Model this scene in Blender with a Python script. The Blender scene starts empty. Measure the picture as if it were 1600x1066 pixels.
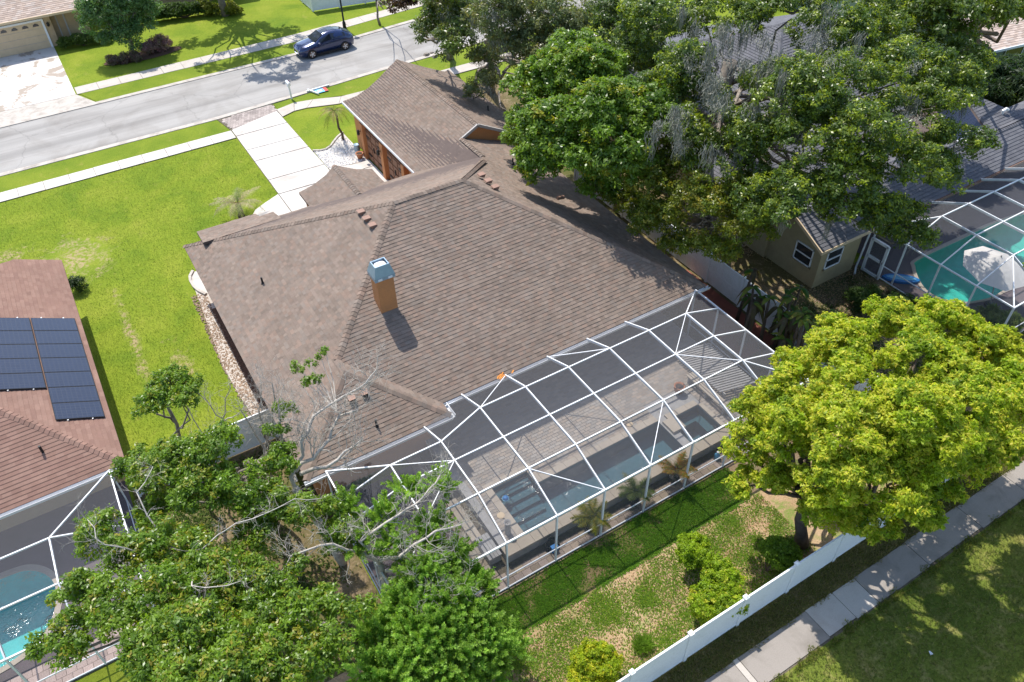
import bpy, math, random
import numpy as np
from mathutils import Vector, Matrix

scene = bpy.context.scene
COL = scene.collection
# ------------------------------------------------------------------ camera, sky, sun, exposure
cam_d = bpy.data.cameras.new('camera')
cam = bpy.data.objects.new('camera', cam_d)
COL.objects.link(cam)
scene.camera = cam
cam_d.sensor_width = 36.0
cam_d.lens = 36.0 * 1230.87514 / 1600.0
cam_d.clip_start = 0.5
cam_d.clip_end = 2000.0
def _basis(yaw, pitch, roll):
    cy, sy, cp, sp = math.cos(yaw), math.sin(yaw), math.cos(pitch), math.sin(pitch)
    fwd = Vector((-sy * cp, cy * cp, -sp)); right = Vector((cy, sy, 0)); up = right.cross(fwd)
    cr, sr = math.cos(roll), math.sin(roll)
    return cr * right + sr * up, -sr * right + cr * up, fwd
_r, _u, _f = _basis(math.radians(-30.6027603), math.radians(42.70942116), math.radians(-1.31372422))
cam.matrix_world = Matrix(((_r.x, _u.x, -_f.x, 0.0), (_r.y, _u.y, -_f.y, 0.0), (_r.z, _u.z, -_f.z, 26.0), (0, 0, 0, 1)))

world = bpy.data.worlds.new('World')
scene.world = world
world.use_nodes = True
wn = world.node_tree
for n in list(wn.nodes):
    wn.nodes.remove(n)
w_out = wn.nodes.new('ShaderNodeOutputWorld')
w_bg = wn.nodes.new('ShaderNodeBackground')
w_sky = wn.nodes.new('ShaderNodeTexSky')
w_sky.sky_type = 'NISHITA'
w_sky.sun_disc = False
SUN_EL = math.atan(1 / 0.575)
w_sky.sun_elevation = SUN_EL
w_sky.sun_rotation = 0.0           # sun stands over +Y
w_bg.inputs['Strength'].default_value = 0.15
wn.links.new(w_sky.outputs[0], w_bg.inputs['Color'])
wn.links.new(w_bg.outputs[0], w_out.inputs['Surface'])

sun_d = bpy.data.lights.new('sun', 'SUN')
sun_d.energy = 3.5
sun_d.angle = math.radians(0.5)
sun_d.color = (1.0, 0.955, 0.89)
sun = bpy.data.objects.new('sun', sun_d)
COL.objects.link(sun)
sun.location = (0, 40, 60)
sun.rotation_euler = Vector((0.0, -0.575, -1.0)).to_track_quat('-Z', 'Y').to_euler()

scene.view_settings.view_transform = 'Standard'
scene.view_settings.look = 'None'
scene.view_settings.exposure = 0.93
scene.view_settings.gamma = 1.0
scene.view_settings.use_curve_mapping = False
scene.cycles.transparent_max_bounces = 16
scene.cycles.max_bounces = 6
scene.cycles.caustics_reflective = False
scene.cycles.caustics_refractive = False

# ------------------------------------------------------------------ materials
def new_mat(name):
    m = bpy.data.materials.new(name); m.use_nodes = True
    nt = m.node_tree
    for n in list(nt.nodes): nt.nodes.remove(n)
    return m, nt
def N(nt, t, **kw):
    n = nt.nodes.new(t)
    for k, v in kw.items():
        if k in n.inputs: n.inputs[k].default_value = v
        else: setattr(n, k, v)
    return n
def c4(c): return (c[0], c[1], c[2], 1.0)
def ramp(nt, fac, stops):
    r = nt.nodes.new('ShaderNodeValToRGB')
    e = r.color_ramp.elements
    while len(e) < len(stops): e.new(0.5)
    for i, (p, c) in enumerate(stops):
        e[i].position = p; e[i].color = c4(c)
    nt.links.new(fac, r.inputs[0])
    return r.outputs[0]
def mixc(nt, fac, a, b, mode='MIX'):
    m = nt.nodes.new('ShaderNodeMix'); m.data_type = 'RGBA'; m.blend_type = mode
    for s, v in ((m.inputs[0], fac), (m.inputs[6], a), (m.inputs[7], b)):
        if isinstance(v, bpy.types.NodeSocket): nt.links.new(v, s)
        elif isinstance(v, (int, float)): s.default_value = v
        else: s.default_value = c4(v)
    return m.outputs[2]
def noise(nt, scale, detail=4.0, rough=0.55, coord=None, dist=0.0):
    n = N(nt, 'ShaderNodeTexNoise', Scale=scale, Detail=detail, Roughness=rough, Distortion=dist)
    if coord is not None: nt.links.new(coord, n.inputs['Vector'])
    return n.outputs['Fac']
def objco(nt):
    return nt.nodes.new('ShaderNodeTexCoord').outputs['Object']
def geoco(nt):
    return nt.nodes.new('ShaderNodeNewGeometry').outputs['Position']
def finish(nt, col, rough=0.8, bump=None, bstr=0.3, bdist=0.02, metal=0.0, spec=0.3, coat=0.0):
    b = nt.nodes.new('ShaderNodeBsdfPrincipled')
    if isinstance(col, bpy.types.NodeSocket): nt.links.new(col, b.inputs['Base Color'])
    else: b.inputs['Base Color'].default_value = c4(col)
    if isinstance(rough, bpy.types.NodeSocket): nt.links.new(rough, b.inputs['Roughness'])
    else: b.inputs['Roughness'].default_value = rough
    b.inputs['Metallic'].default_value = metal
    b.inputs['Specular IOR Level'].default_value = spec
    b.inputs['Coat Weight'].default_value = coat
    if bump is not None:
        bn = N(nt, 'ShaderNodeBump', Strength=bstr, Distance=bdist)
        nt.links.new(bump, bn.inputs['Height']); nt.links.new(bn.outputs[0], b.inputs['Normal'])
    o = nt.nodes.new('ShaderNodeOutputMaterial')
    nt.links.new(b.outputs[0], o.inputs[0])
    return b
def plain(name, c, rough=0.7, var=0.12, scale=3.0, metal=0.0, spec=0.3, coat=0.0, bstr=0.0):
    m, nt = new_mat(name)
    f = noise(nt, scale, 5.0, 0.6, geoco(nt))
    lo = tuple(x * (1 - var) for x in c); hi = tuple(min(1, x * (1 + var)) for x in c)
    col = ramp(nt, f, [(0.3, lo), (0.7, hi)])
    finish(nt, col, rough, f if bstr else None, bstr, 0.02, metal, spec, coat)
    return m
def attr_mat(name, rough=0.85, bstr=0.25, nscale=40.0, spec=0.2, stain=0.0):
    """colour comes per face from the attribute 'col'; fine grain is added on top"""
    m, nt = new_mat(name)
    a = nt.nodes.new('ShaderNodeAttribute'); a.attribute_name = 'col'
    p = geoco(nt)
    g = noise(nt, nscale, 3.0, 0.6, p)
    g2 = ramp(nt, g, [(0.25, (0.72, 0.72, 0.72)), (0.75, (1.25, 1.25, 1.25))])
    col = mixc(nt, 1.0, a.outputs['Color'], g2, 'MULTIPLY')
    if stain > 0:
        s = noise(nt, 0.55, 4.0, 0.6, p, 0.6)
        s2 = ramp(nt, s, [(0.35, (1 - stain,) * 3), (0.65, (1 + stain,) * 3)])
        col = mixc(nt, 1.0, col, s2, 'MULTIPLY')
    finish(nt, col, rough, g, bstr, 0.01, 0.0, spec)
    return m
def leaf_mat(name, trans=0.3, gloss=0.42, rough=0.45):
    m, nt = new_mat(name)
    a = nt.nodes.new('ShaderNodeAttribute'); a.attribute_name = 'col'
    b = nt.nodes.new('ShaderNodeBsdfPrincipled')
    nt.links.new(a.outputs['Color'], b.inputs['Base Color'])
    b.inputs['Roughness'].default_value = rough
    b.inputs['Specular IOR Level'].default_value = gloss
    t = nt.nodes.new('ShaderNodeBsdfTranslucent')
    tc = mixc(nt, 1.0, a.outputs['Color'], (1.25, 1.3, 0.55), 'MULTIPLY')
    nt.links.new(tc, t.inputs['Color'])
    mx = nt.nodes.new('ShaderNodeMixShader'); mx.inputs[0].default_value = trans
    nt.links.new(b.outputs[0], mx.inputs[1]); nt.links.new(t.outputs[0], mx.inputs[2])
    o = nt.nodes.new('ShaderNodeOutputMaterial'); nt.links.new(mx.outputs[0], o.inputs[0])
    return m
def screen_mat(name, opacity, c):
    m, nt = new_mat(name)
    t = nt.nodes.new('ShaderNodeBsdfTransparent')
    d = N(nt, 'ShaderNodeBsdfDiffuse'); d.inputs['Color'].default_value = c4(c)
    mx = nt.nodes.new('ShaderNodeMixShader'); mx.inputs[0].default_value = opacity
    nt.links.new(t.outputs[0], mx.inputs[1]); nt.links.new(d.outputs[0], mx.inputs[2])
    o = nt.nodes.new('ShaderNodeOutputMaterial'); nt.links.new(mx.outputs[0], o.inputs[0])
    return m
def water_mat(name, tint, bscale=2.2, bstr=0.35):
    m, nt = new_mat(name)
    p = geoco(nt)
    n1 = noise(nt, bscale, 3.0, 0.6, p, 1.2)
    n2 = noise(nt, bscale * 5, 2.0, 0.6, p, 0.5)
    h = mixc(nt, 0.35, n1, n2)
    msk = ramp(nt, noise(nt, 0.75, 2.0, 0.5, p), [(0.52, (0.12, 0.12, 0.12)), (0.64, (1, 1, 1))])
    n3 = noise(nt, 11.0, 2.0, 0.6, p, 0.8)
    h = mixc(nt, 0.7, h, mixc(nt, 1.0, n3, msk, 'MULTIPLY'))
    bn = N(nt, 'ShaderNodeBump', Strength=bstr, Distance=0.06)
    nt.links.new(h, bn.inputs['Height'])
    t = nt.nodes.new('ShaderNodeBsdfTransparent'); t.inputs['Color'].default_value = c4(tint)
    g = N(nt, 'ShaderNodeBsdfGlossy', Roughness=0.09)
    nt.links.new(bn.outputs[0], g.inputs['Normal'])
    fr = N(nt, 'ShaderNodeFresnel', IOR=1.33); nt.links.new(bn.outputs[0], fr.inputs['Normal'])
    mx = nt.nodes.new('ShaderNodeMixShader')
    nt.links.new(fr.outputs[0], mx.inputs[0])
    nt.links.new(t.outputs[0], mx.inputs[1]); nt.links.new(g.outputs[0], mx.inputs[2])
    o = nt.nodes.new('ShaderNodeOutputMaterial'); nt.links.new(mx.outputs[0], o.inputs[0])
    return m
def lawn_mat(name, stops, dry, dry_lo=0.55, dry_hi=0.7, patch=None, fine=14.0, stripes=0.0):
    """grass sheet: broad tone changes, dry spots and blade-size grain; patch = [(x,y,r)] worn places"""
    m, nt = new_mat(name)
    p = geoco(nt)
    f1 = noise(nt, 0.35, 5.0, 0.6, p, 0.4)
    f2 = noise(nt, fine, 4.0, 0.7, p)
    f3 = noise(nt, 1.3, 6.0, 0.65, p, 0.8)
    c = ramp(nt, f1, stops)
    g = ramp(nt, f2, [(0.28, (0.66, 0.7, 0.6)), (0.5, (1, 1, 1)), (0.75, (1.28, 1.25, 1.15))])
    c = mixc(nt, 1.0, c, g, 'MULTIPLY')
    d = ramp(nt, f3, [(dry_lo, (0, 0, 0)), (dry_hi, (1, 1, 1))])
    dn = mixc(nt, 1.0, d, ramp(nt, f2, [(0.35, (0.2, 0.2, 0.2)), (0.6, (1, 1, 1))]), 'MULTIPLY')
    c = mixc(nt, dn, c, dry)
    if patch:
        for (x, y, rx, ry) in patch:
            mp = nt.nodes.new('ShaderNodeMapping')
            mp.inputs['Location'].default_value = (-x / rx, -y / ry, 0)
            mp.inputs['Scale'].default_value = (1 / rx, 1 / ry, 0)
            nt.links.new(p, mp.inputs['Vector'])
            ln = N(nt, 'ShaderNodeVectorMath', operation='LENGTH'); nt.links.new(mp.outputs[0], ln.inputs[0])
            ad = N(nt, 'ShaderNodeMath', operation='ADD'); nt.links.new(ln.outputs['Value'], ad.inputs[0])
            s = N(nt, 'ShaderNodeMath', operation='MULTIPLY_ADD'); nt.links.new(f3, s.inputs[0]); s.inputs[1].default_value = 4.2; s.inputs[2].default_value = -2.1
            nt.links.new(s.outputs[0], ad.inputs[1])
            k = ramp(nt, ad.outputs[0], [(0.2, (0.9, 0.9, 0.9)), (1.0, (0, 0, 0))])
            k = mixc(nt, 1.0, k, ramp(nt, noise(nt, 5.0, 4.0, 0.7, p), [(0.42, (0, 0, 0)), (0.58, (1, 1, 1))]), 'MULTIPLY')
            c = mixc(nt, k, c, (0.33, 0.25, 0.14))
    finish(nt, c, 0.95, f2, 0.7, 0.05, 0.0, 0.1)
    return m
def concrete_mat(name, c, stain=(0.4, 0.33, 0.27), amount=0.5, scale=0.6, rough=0.85, lo=0.46, hi=0.68):
    m, nt = new_mat(name)
    p = geoco(nt)
    a = noise(nt, scale, 6.0, 0.65, p, 0.5); b = noise(nt, 26.0, 3.0, 0.7, p)
    col = ramp(nt, b, [(0.25, tuple(x * 0.86 for x in c)), (0.75, tuple(min(1, x * 1.08) for x in c))])
    k = ramp(nt, a, [(lo, (0, 0, 0)), (hi, (amount,) * 3)])
    col = mixc(nt, k, col, stain)
    finish(nt, col, rough, b, 0.2, 0.01, 0.0, 0.2)
    return m

M = {}
M['lawn'] = lawn_mat('front_lawn_grass', [(0.28, (0.1, 0.16, 0.014)), (0.5, (0.155, 0.205, 0.018)), (0.75, (0.215, 0.24, 0.03))], (0.3, 0.26, 0.07), 0.6, 0.85,
                     patch=[(-2.6, 43.2, 2.0, 2.2), (-6.0, 45.6, 1.5, 0.7), (-3.0, 26.0, 1.6, 1.0), (0.2, 31.0, 0.6, 2.2), (-1.4, 34.5, 0.3, 5.0)])
M['verge'] = lawn_mat('verge_grass', [(0.3, (0.105, 0.16, 0.014)), (0.6, (0.16, 0.205, 0.02)), (0.8, (0.215, 0.235, 0.03))], (0.28, 0.24, 0.06), 0.58, 0.8)
M['field'] = lawn_mat('field_grass', [(0.3, (0.08, 0.115, 0.018)), (0.55, (0.125, 0.155, 0.025)), (0.75, (0.21, 0.2, 0.05))], (0.3, 0.24, 0.1), 0.5, 0.72, fine=10.0)
M['drygrass'] = lawn_mat('dry_verge_grass', [(0.3, (0.1, 0.12, 0.025)), (0.55, (0.16, 0.15, 0.05)), (0.75, (0.2, 0.17, 0.07))], (0.3, 0.22, 0.12), 0.45, 0.65, fine=11.0)
M['litter'] = lawn_mat('leaf_litter', [(0.3, (0.3, 0.2, 0.11)), (0.5, (0.36, 0.25, 0.15)), (0.75, (0.42, 0.31, 0.2))], (0.12, 0.2, 0.03), 0.5, 0.62, fine=16.0)
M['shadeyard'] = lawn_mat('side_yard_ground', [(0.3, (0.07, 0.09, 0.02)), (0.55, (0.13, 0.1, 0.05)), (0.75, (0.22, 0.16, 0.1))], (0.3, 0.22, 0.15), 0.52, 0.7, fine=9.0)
M['bedgreen'] = lawn_mat('groundcover_base', [(0.3, (0.06, 0.1, 0.012)), (0.5, (0.1, 0.13, 0.02)), (0.7, (0.2, 0.13, 0.07))], (0.27, 0.17, 0.1), 0.45, 0.62, fine=12.0)
def street_mat():
    m, nt = new_mat('asphalt_street'); p = geoco(nt)
    def stretched(sx, sy, sc, det):
        mp = nt.nodes.new('ShaderNodeMapping'); mp.inputs['Scale'].default_value = (sx, sy, 1); nt.links.new(p, mp.inputs['Vector'])
        return noise(nt, sc, det, 0.6, mp.outputs[0], 0.3)
    c = ramp(nt, noise(nt, 30.0, 4.0, 0.75, p), [(0.25, (0.24, 0.228, 0.21)), (0.75, (0.335, 0.32, 0.298))])
    tr = ramp(nt, stretched(0.03, 0.75, 1.0, 4.0), [(0.38, (0.8, 0.8, 0.8)), (0.62, (1.1, 1.1, 1.1))])
    c = mixc(nt, 1.0, c, tr, 'MULTIPLY')
    pt = ramp(nt, noise(nt, 0.28, 6.0, 0.6, p, 0.8), [(0.45, (1, 1, 1)), (0.7, (0.78, 0.76, 0.74))])
    c = mixc(nt, 1.0, c, pt, 'MULTIPLY')
    v = N(nt, 'ShaderNodeTexVoronoi', Scale=0.13); v.feature = 'DISTANCE_TO_EDGE'
    wv = nt.nodes.new('ShaderNodeVectorMath'); wv.operation = 'ADD'; nz = nt.nodes.new('ShaderNodeTexNoise'); nz.inputs['Scale'].default_value = 1.2; nt.links.new(p, nz.inputs['Vector'])
    nt.links.new(p, wv.inputs[0]); nt.links.new(nz.outputs['Color'], wv.inputs[1]); nt.links.new(wv.outputs[0], v.inputs['Vector'])
    k = ramp(nt, v.outputs['Distance'], [(0.0, (0.82, 0.82, 0.82)), (0.008, (1, 1, 1))])
    c = mixc(nt, 1.0, c, k, 'MULTIPLY')
    finish(nt, c, 0.9, noise(nt, 30.0, 4.0, 0.75, p), 0.25, 0.01, 0.0, 0.2)
    return m
M['street'] = street_mat()
M['walk'] = concrete_mat('pavement_concrete', (0.44, 0.4, 0.35), (0.32, 0.27, 0.22), 0.5, 0.9)
M['walk_white'] = concrete_mat('clean_concrete', (0.52, 0.49, 0.445), (0.36, 0.3, 0.26), 0.7, 0.7)
M['walk_grey'] = concrete_mat('weathered_concrete', (0.27, 0.24, 0.21), (0.17, 0.15, 0.125), 0.7, 1.1)
M['kerb'] = concrete_mat('kerb_concrete', (0.44, 0.4, 0.35), (0.22, 0.19, 0.16), 0.7, 1.4)
M['rust_concrete'] = concrete_mat('stained_concrete', (0.55, 0.52, 0.48), (0.3, 0.25, 0.2), 0.95, 0.55, lo=.53, hi=.58)
M['gap'] = plain('joint_dirt', (0.12, 0.1, 0.07), 0.95, 0.3, 8)
M['soil'] = plain('dark_soil', (0.05, 0.035, 0.025), 0.95, 0.4, 6, bstr=0.5)
M['mulch'] = plain('brown_mulch', (0.1, 0.055, 0.035), 0.95, 0.5, 12, bstr=0.8)
M['white'] = plain('white_aluminium', (0.68, 0.69, 0.7), 0.45, 0.06, 2)
M['vinyl'] = concrete_mat('white_vinyl', (0.78, 0.79, 0.78), (0.56, 0.58, 0.53), 0.6, 1.3, 0.55, 0.5, 0.75)
M['stucco_orange'] = concrete_mat('orange_stucco', (0.5, 0.22, 0.09), (0.36, 0.17, 0.085), 0.55, 1.6)
M['stucco_tan'] = plain('tan_stucco', (0.4, 0.29, 0.17), 0.9, 0.08, 3, bstr=0.2)
M['stucco_olive'] = plain('olive_tan_stucco', (0.3, 0.245, 0.14), 0.9, 0.1, 3, bstr=0.2)
M['stucco_grey'] = plain('grey_stucco', (0.2, 0.24, 0.2), 0.9, 0.1, 3)
M['brown_door'] = plain('brown_door_paint', (0.19, 0.085, 0.045), 0.6, 0.1, 4)
M['cream_door'] = plain('cream_door_paint', (0.55, 0.42, 0.27), 0.6, 0.05, 4)
M['black'] = plain('black_iron', (0.015, 0.015, 0.016), 0.5, 0.2, 4)
M['darkglass'] = plain('dark_glass', (0.02, 0.025, 0.03), 0.08, 0.2, 1, spec=0.6)
M['bronze'] = plain('bronze_vent', (0.24, 0.14, 0.1), 0.6, 0.12, 5)
M['flash_blue'] = plain('blue_grey_flashing', (0.24, 0.33, 0.4), 0.35, 0.08, 5, metal=0.35)
M['galv'] = plain('galvanised_steel', (0.68, 0.7, 0.7), 0.35, 0.06, 4, metal=0.3)
M['grey_trim'] = plain('grey_trim', (0.36, 0.34, 0.32), 0.7, 0.06, 4)
M['roof_under'] = plain('roof_underlay', (0.1, 0.075, 0.065), 0.9, 0.1, 3)
M['shingle'] = attr_mat('asphalt_shingle', 0.92, 0.3, 55.0, 0.12, 0.07)
M['brick_paver'] = attr_mat('concrete_paver', 0.9, 0.25, 30.0, 0.15, 0.08)
M['bark'] = plain('grey_bark', (0.2, 0.17, 0.14), 0.95, 0.35, 5, bstr=0.8)
M['bark_dark'] = plain('brown_bark', (0.1, 0.075, 0.055), 0.95, 0.35, 5, bstr=0.8)
M['twig'] = plain('bleached_twig', (0.43, 0.39, 0.34), 0.95, 0.22, 4, bstr=0.4)
M['moss'] = attr_mat('hanging_moss', 0.95, 0.0, 20.0, 0.05)
M['leaf'] = leaf_mat('leaf', 0.48, 0.45, 0.36)
M['softleaf'] = leaf_mat('soft_leaf', 0.55, 0.3, 0.5)
M['screen'] = screen_mat('insect_screen', 0.34, (0.135, 0.135, 0.142))
M['screen_white'] = screen_mat('pale_insect_screen', 0.22, (0.19, 0.19, 0.2))
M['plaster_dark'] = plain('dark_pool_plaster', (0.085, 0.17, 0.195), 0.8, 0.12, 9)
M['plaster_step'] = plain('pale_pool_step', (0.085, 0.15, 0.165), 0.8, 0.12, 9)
M['plaster_turq'] = plain('turquoise_pool_plaster', (0.1, 0.47, 0.46), 0.8, 0.12, 3)
M['plaster_green'] = plain('emerald_pool_plaster', (0.07, 0.5, 0.4), 0.8, 0.12, 3)
M['water_dark'] = water_mat('pool_water', (0.66, 0.8, 0.85), 2.4, 1.0)
M['water_clear'] = water_mat('clear_pool_water', (0.78, 0.95, 0.95), 2.0, 0.9)
M['coping'] = concrete_mat('coping_stone', (0.42, 0.36, 0.29), (0.3, 0.25, 0.2), 0.4, 1.5)
M['terracotta'] = plain('terracotta', (0.38, 0.16, 0.08), 0.85, 0.12, 6)
M['red_path'] = concrete_mat('red_mulch_path', (0.24, 0.085, 0.06), (0.14, 0.06, 0.045), 0.5, 2.0)
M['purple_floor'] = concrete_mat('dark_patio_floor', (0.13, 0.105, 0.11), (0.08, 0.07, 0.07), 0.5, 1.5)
M['rock_white'] = attr_mat('white_rock', 0.9, 0.4, 14.0, 0.2)
M['canvas'] = plain('white_canvas', (0.6, 0.57, 0.53), 0.9, 0.06, 3)
M['blue'] = plain('blue_plastic', (0.02, 0.16, 0.42), 0.35, 0.08, 4)
M['bluelight'] = plain('light_blue_plastic', (0.15, 0.42, 0.62), 0.4, 0.08, 4)
M['carblue'] = plain('deep_blue_paint', (0.006, 0.02, 0.085), 0.22, 0.05, 1, metal=0.35, spec=0.6, coat=1.0)
M['rubber'] = plain('tyre_rubber', (0.02, 0.02, 0.02), 0.8, 0.1, 6)
M['rim'] = plain('dark_alloy', (0.16, 0.12, 0.1), 0.4, 0.1, 6, metal=0.6)
M['lamp_white'] = plain('headlight_lens', (0.8, 0.85, 0.88), 0.15, 0.04, 6, spec=0.7)
M['red'] = plain('red_print', (0.5, 0.06, 0.035), 0.5, 0.05, 5)
M['redlens'] = plain('red_lens', (0.25, 0.02, 0.02), 0.25, 0.05, 5)
M['orange_toy'] = plain('orange_debris', (0.6, 0.24, 0.05), 0.7, 0.2, 9)
M['composite'] = plain('grey_composite', (0.3, 0.29, 0.28), 0.7, 0.15, 5)
# ------------------------------------------------------------------ object helpers
def tag(o, label=None, cat=None, group=None, kind=None):
    if label: o['label'] = label
    if cat: o['category'] = cat
    if group: o['group'] = group
    if kind: o['kind'] = kind
    return o
def thing(name, label, cat, loc=(0, 0, 0), group=None, rz=0.0):
    o = bpy.data.objects.new(name, None); COL.objects.link(o)
    o.location = loc; o.rotation_euler = (0, 0, rz); o.empty_display_size = 0.3
    return tag(o, label, cat, group)
def link_mesh(name, me, mat, parent=None):
    o = bpy.data.objects.new(name, me); COL.objects.link(o)
    if mat is not None and not me.materials: me.materials.append(mat)
    if parent is not None: o.parent = parent
    return o
def inst(name, src, parent=None, loc=None, rz=0.0):
    """one more object that shares the mesh of src"""
    o = bpy.data.objects.new(name, src.data); COL.objects.link(o)
    if parent is not None: o.parent = parent
    if loc is not None: o.location = loc
    o.rotation_euler = (0, 0, rz)
    return o
def rel(parent):
    """parent offset: the parts are written in world metres, the thing sits at its base"""
    v = Vector((0, 0, 0))
    while parent is not None:
        v += Vector(parent.location); parent = parent.parent
    return v
class MB:
    def __init__(s): s.v = []; s.f = []; s.c = []
    def add(s, vs, fs, col=None):
        o = len(s.v); s.v.extend([tuple(p) for p in vs])
        for f in fs:
            s.f.append([i + o for i in f]); s.c.append(col)
        return s
    def box(s, x0, y0, z0, x1, y1, z1, col=None):
        v = [(x0, y0, z0), (x1, y0, z0), (x1, y1, z0), (x0, y1, z0), (x0, y0, z1), (x1, y0, z1), (x1, y1, z1), (x0, y1, z1)]
        return s.add(v, [(0, 3, 2, 1), (4, 5, 6, 7), (0, 1, 5, 4), (1, 2, 6, 5), (2, 3, 7, 6), (3, 0, 4, 7)], col)
    def slab(s, poly, z0, z1, col=None):
        """vertical prism over a plan polygon (counter-clockwise)"""
        n = len(poly)
        v = [(x, y, z0) for x, y in poly] + [(x, y, z1) for x, y in poly]
        return s.add(v, [tuple(range(n - 1, -1, -1)), tuple(range(n, 2 * n))] + [(i, (i + 1) % n, n + (i + 1) % n, n + i) for i in range(n)], col)
    def sheet(s, poly, z, col=None):
        return s.add([(x, y, z) for x, y in poly], [tuple(range(len(poly)))], col)
    def drop(s, poly3, d, col=None):
        """prism under a sloping polygon"""
        n = len(poly3)
        v = [tuple(p) for p in poly3] + [(p[0], p[1], p[2] - d) for p in poly3]
        return s.add(v, [tuple(range(n)), tuple(range(2 * n - 1, n - 1, -1))] + [(i, n + i, n + (i + 1) % n, (i + 1) % n) for i in range(n)], col)
    def bar(s, p, q, w, h=None, col=None, up=(0, 0, 1)):
        p, q = Vector(p), Vector(q); h = w if h is None else h
        d = (q - p).normalized(); u = Vector(up)
        if abs(d.dot(u)) > 0.98: u = Vector((0, 1, 0))
        a = d.cross(u).normalized(); b = a.cross(d).normalized()
        v = []
        for e in (p, q):
            for i, j in ((-1, -1), (1, -1), (1, 1), (-1, 1)):
                v.append(e + a * (i * w / 2) + b * (j * h / 2))
        return s.add(v, [(3, 2, 1, 0), (4, 5, 6, 7), (0, 1, 5, 4), (1, 2, 6, 5), (2, 3, 7, 6), (3, 0, 4, 7)], col)
    def tube(s, pts, rad, n=6, col=None, cap=True):
        pts = [Vector(p) for p in pts]; k = len(pts); base = len(s.v)
        prev = None
        for i, p in enumerate(pts):
            d = (pts[min(i + 1, k - 1)] - pts[max(i - 1, 0)]).normalized()
            ref = prev if prev is not None else (Vector((1, 0, 0)) if abs(d.z) > 0.7 else Vector((0, 0, 1)))
            a = (ref - d * ref.dot(d))
            a = a.normalized() if a.length > 1e-6 else d.orthogonal().normalized()
            prev = a; b = d.cross(a); r = rad[i] if isinstance(rad, (list, tuple)) else rad
            for j in range(n):
                t = 2 * math.pi * j / n
                s.v.append(tuple(p + a * (r * math.cos(t)) + b * (r * math.sin(t))))
        for i in range(k - 1):
            for j in range(n):
                s.f.append([base + i * n + j, base + i * n + (j + 1) % n, base + (i + 1) * n + (j + 1) % n, base + (i + 1) * n + j]); s.c.append(col)
        if cap:
            s.f.append([base + j for j in range(n - 1, -1, -1)]); s.c.append(col)
            s.f.append([base + (k - 1) * n + j for j in range(n)]); s.c.append(col)
        return s
    def lathe(s, x, y, prof, n=16, col=None):
        """prof: list of (radius, z)"""
        base = len(s.v); k = len(prof)
        for r, z in prof:
            for j in range(n):
                t = 2 * math.pi * j / n
                s.v.append((x + r * math.cos(t), y + r * math.sin(t), z))
        for i in range(k - 1):
            for j in range(n):
                s.f.append([base + i * n + j, base + i * n + (j + 1) % n, base + (i + 1) * n + (j + 1) % n, base + (i + 1) * n + j]); s.c.append(col)
        s.f.append([base + j for j in range(n - 1, -1, -1)]); s.c.append(col)
        s.f.append([base + (k - 1) * n + j for j in range(n)]); s.c.append(col)
        return s
    def obj(s, name, mat, parent=None, smooth=False, kind=None):
        off = rel(parent)
        me = bpy.data.meshes.new(name)
        me.from_pydata([(p[0] - off.x, p[1] - off.y, p[2] - off.z) for p in s.v], [], s.f)
        if any(c is not None for c in s.c):
            at = me.attributes.new('col', 'FLOAT_COLOR', 'FACE')
            at.data.foreach_set('color', np.array([(c or (0.3, 0.3, 0.3)) + (1.0,) for c in s.c], dtype=np.float32).ravel())
        if smooth: me.polygons.foreach_set('use_smooth', [True] * len(me.polygons))
        me.update()
        o = link_mesh(name, me, mat, parent)
        if kind: o['kind'] = kind
        return o
def structure(name, mb, mat, label=None):
    o = mb.obj(name, mat); o['kind'] = 'structure'
    if label: o['label'] = label
    return o
def quads_mesh(name, P, colors, mat, parent=None, kind=None, smooth=False):
    """P: (n,4,3) world array, colors: (n,3)"""
    n = len(P); off = rel(parent)
    P = P.astype(np.float32) - np.array([off.x, off.y, off.z], dtype=np.float32)
    me = bpy.data.meshes.new(name)
    me.vertices.add(4 * n); me.vertices.foreach_set('co', P.reshape(-1))
    me.loops.add(4 * n); me.loops.foreach_set('vertex_index', np.arange(4 * n, dtype=np.int32))
    me.polygons.add(n); me.polygons.foreach_set('loop_start', np.arange(0, 4 * n, 4, dtype=np.int32))
    at = me.attributes.new('col', 'FLOAT_COLOR', 'FACE')
    at.data.foreach_set('color', np.concatenate([colors, np.ones((n, 1))], 1).astype(np.float32).ravel())
    me.update(calc_edges=True)
    o = link_mesh(name, me, mat, parent)
    if kind: o['kind'] = kind
    return o
def unit(a): return a / np.maximum(np.linalg.norm(a, axis=-1, keepdims=True), 1e-9)
def leaf_quads(rng, C, Nn, L, W, axis=None, fold=0.0):
    """a pointed leaf (rhombus) at every centre C with normal Nn"""
    n = len(C)
    r = rng.normal(size=(n, 3)) if axis is None else axis
    a = unit(r - Nn * np.sum(r * Nn, 1, keepdims=True)); b = np.cross(Nn, a)
    l = (L * rng.uniform(0.7, 1.25, (n, 1))); w = (W * rng.uniform(0.75, 1.2, (n, 1)))
    return np.stack([C - a * l * .5, C + b * w * .5 - a * l * 0.05, C + a * l * .5, C - b * w * .5 - a * l * 0.05], 1)
def pick(rng, pal, n):
    """colours drawn between neighbouring palette entries"""
    pal = np.array(pal); i = rng.integers(0, len(pal), n); j = rng.integers(0, len(pal), n); t = rng.uniform(0, 1, (n, 1))
    return pal[i] * (1 - t * .5) + pal[j] * t * .5
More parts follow.
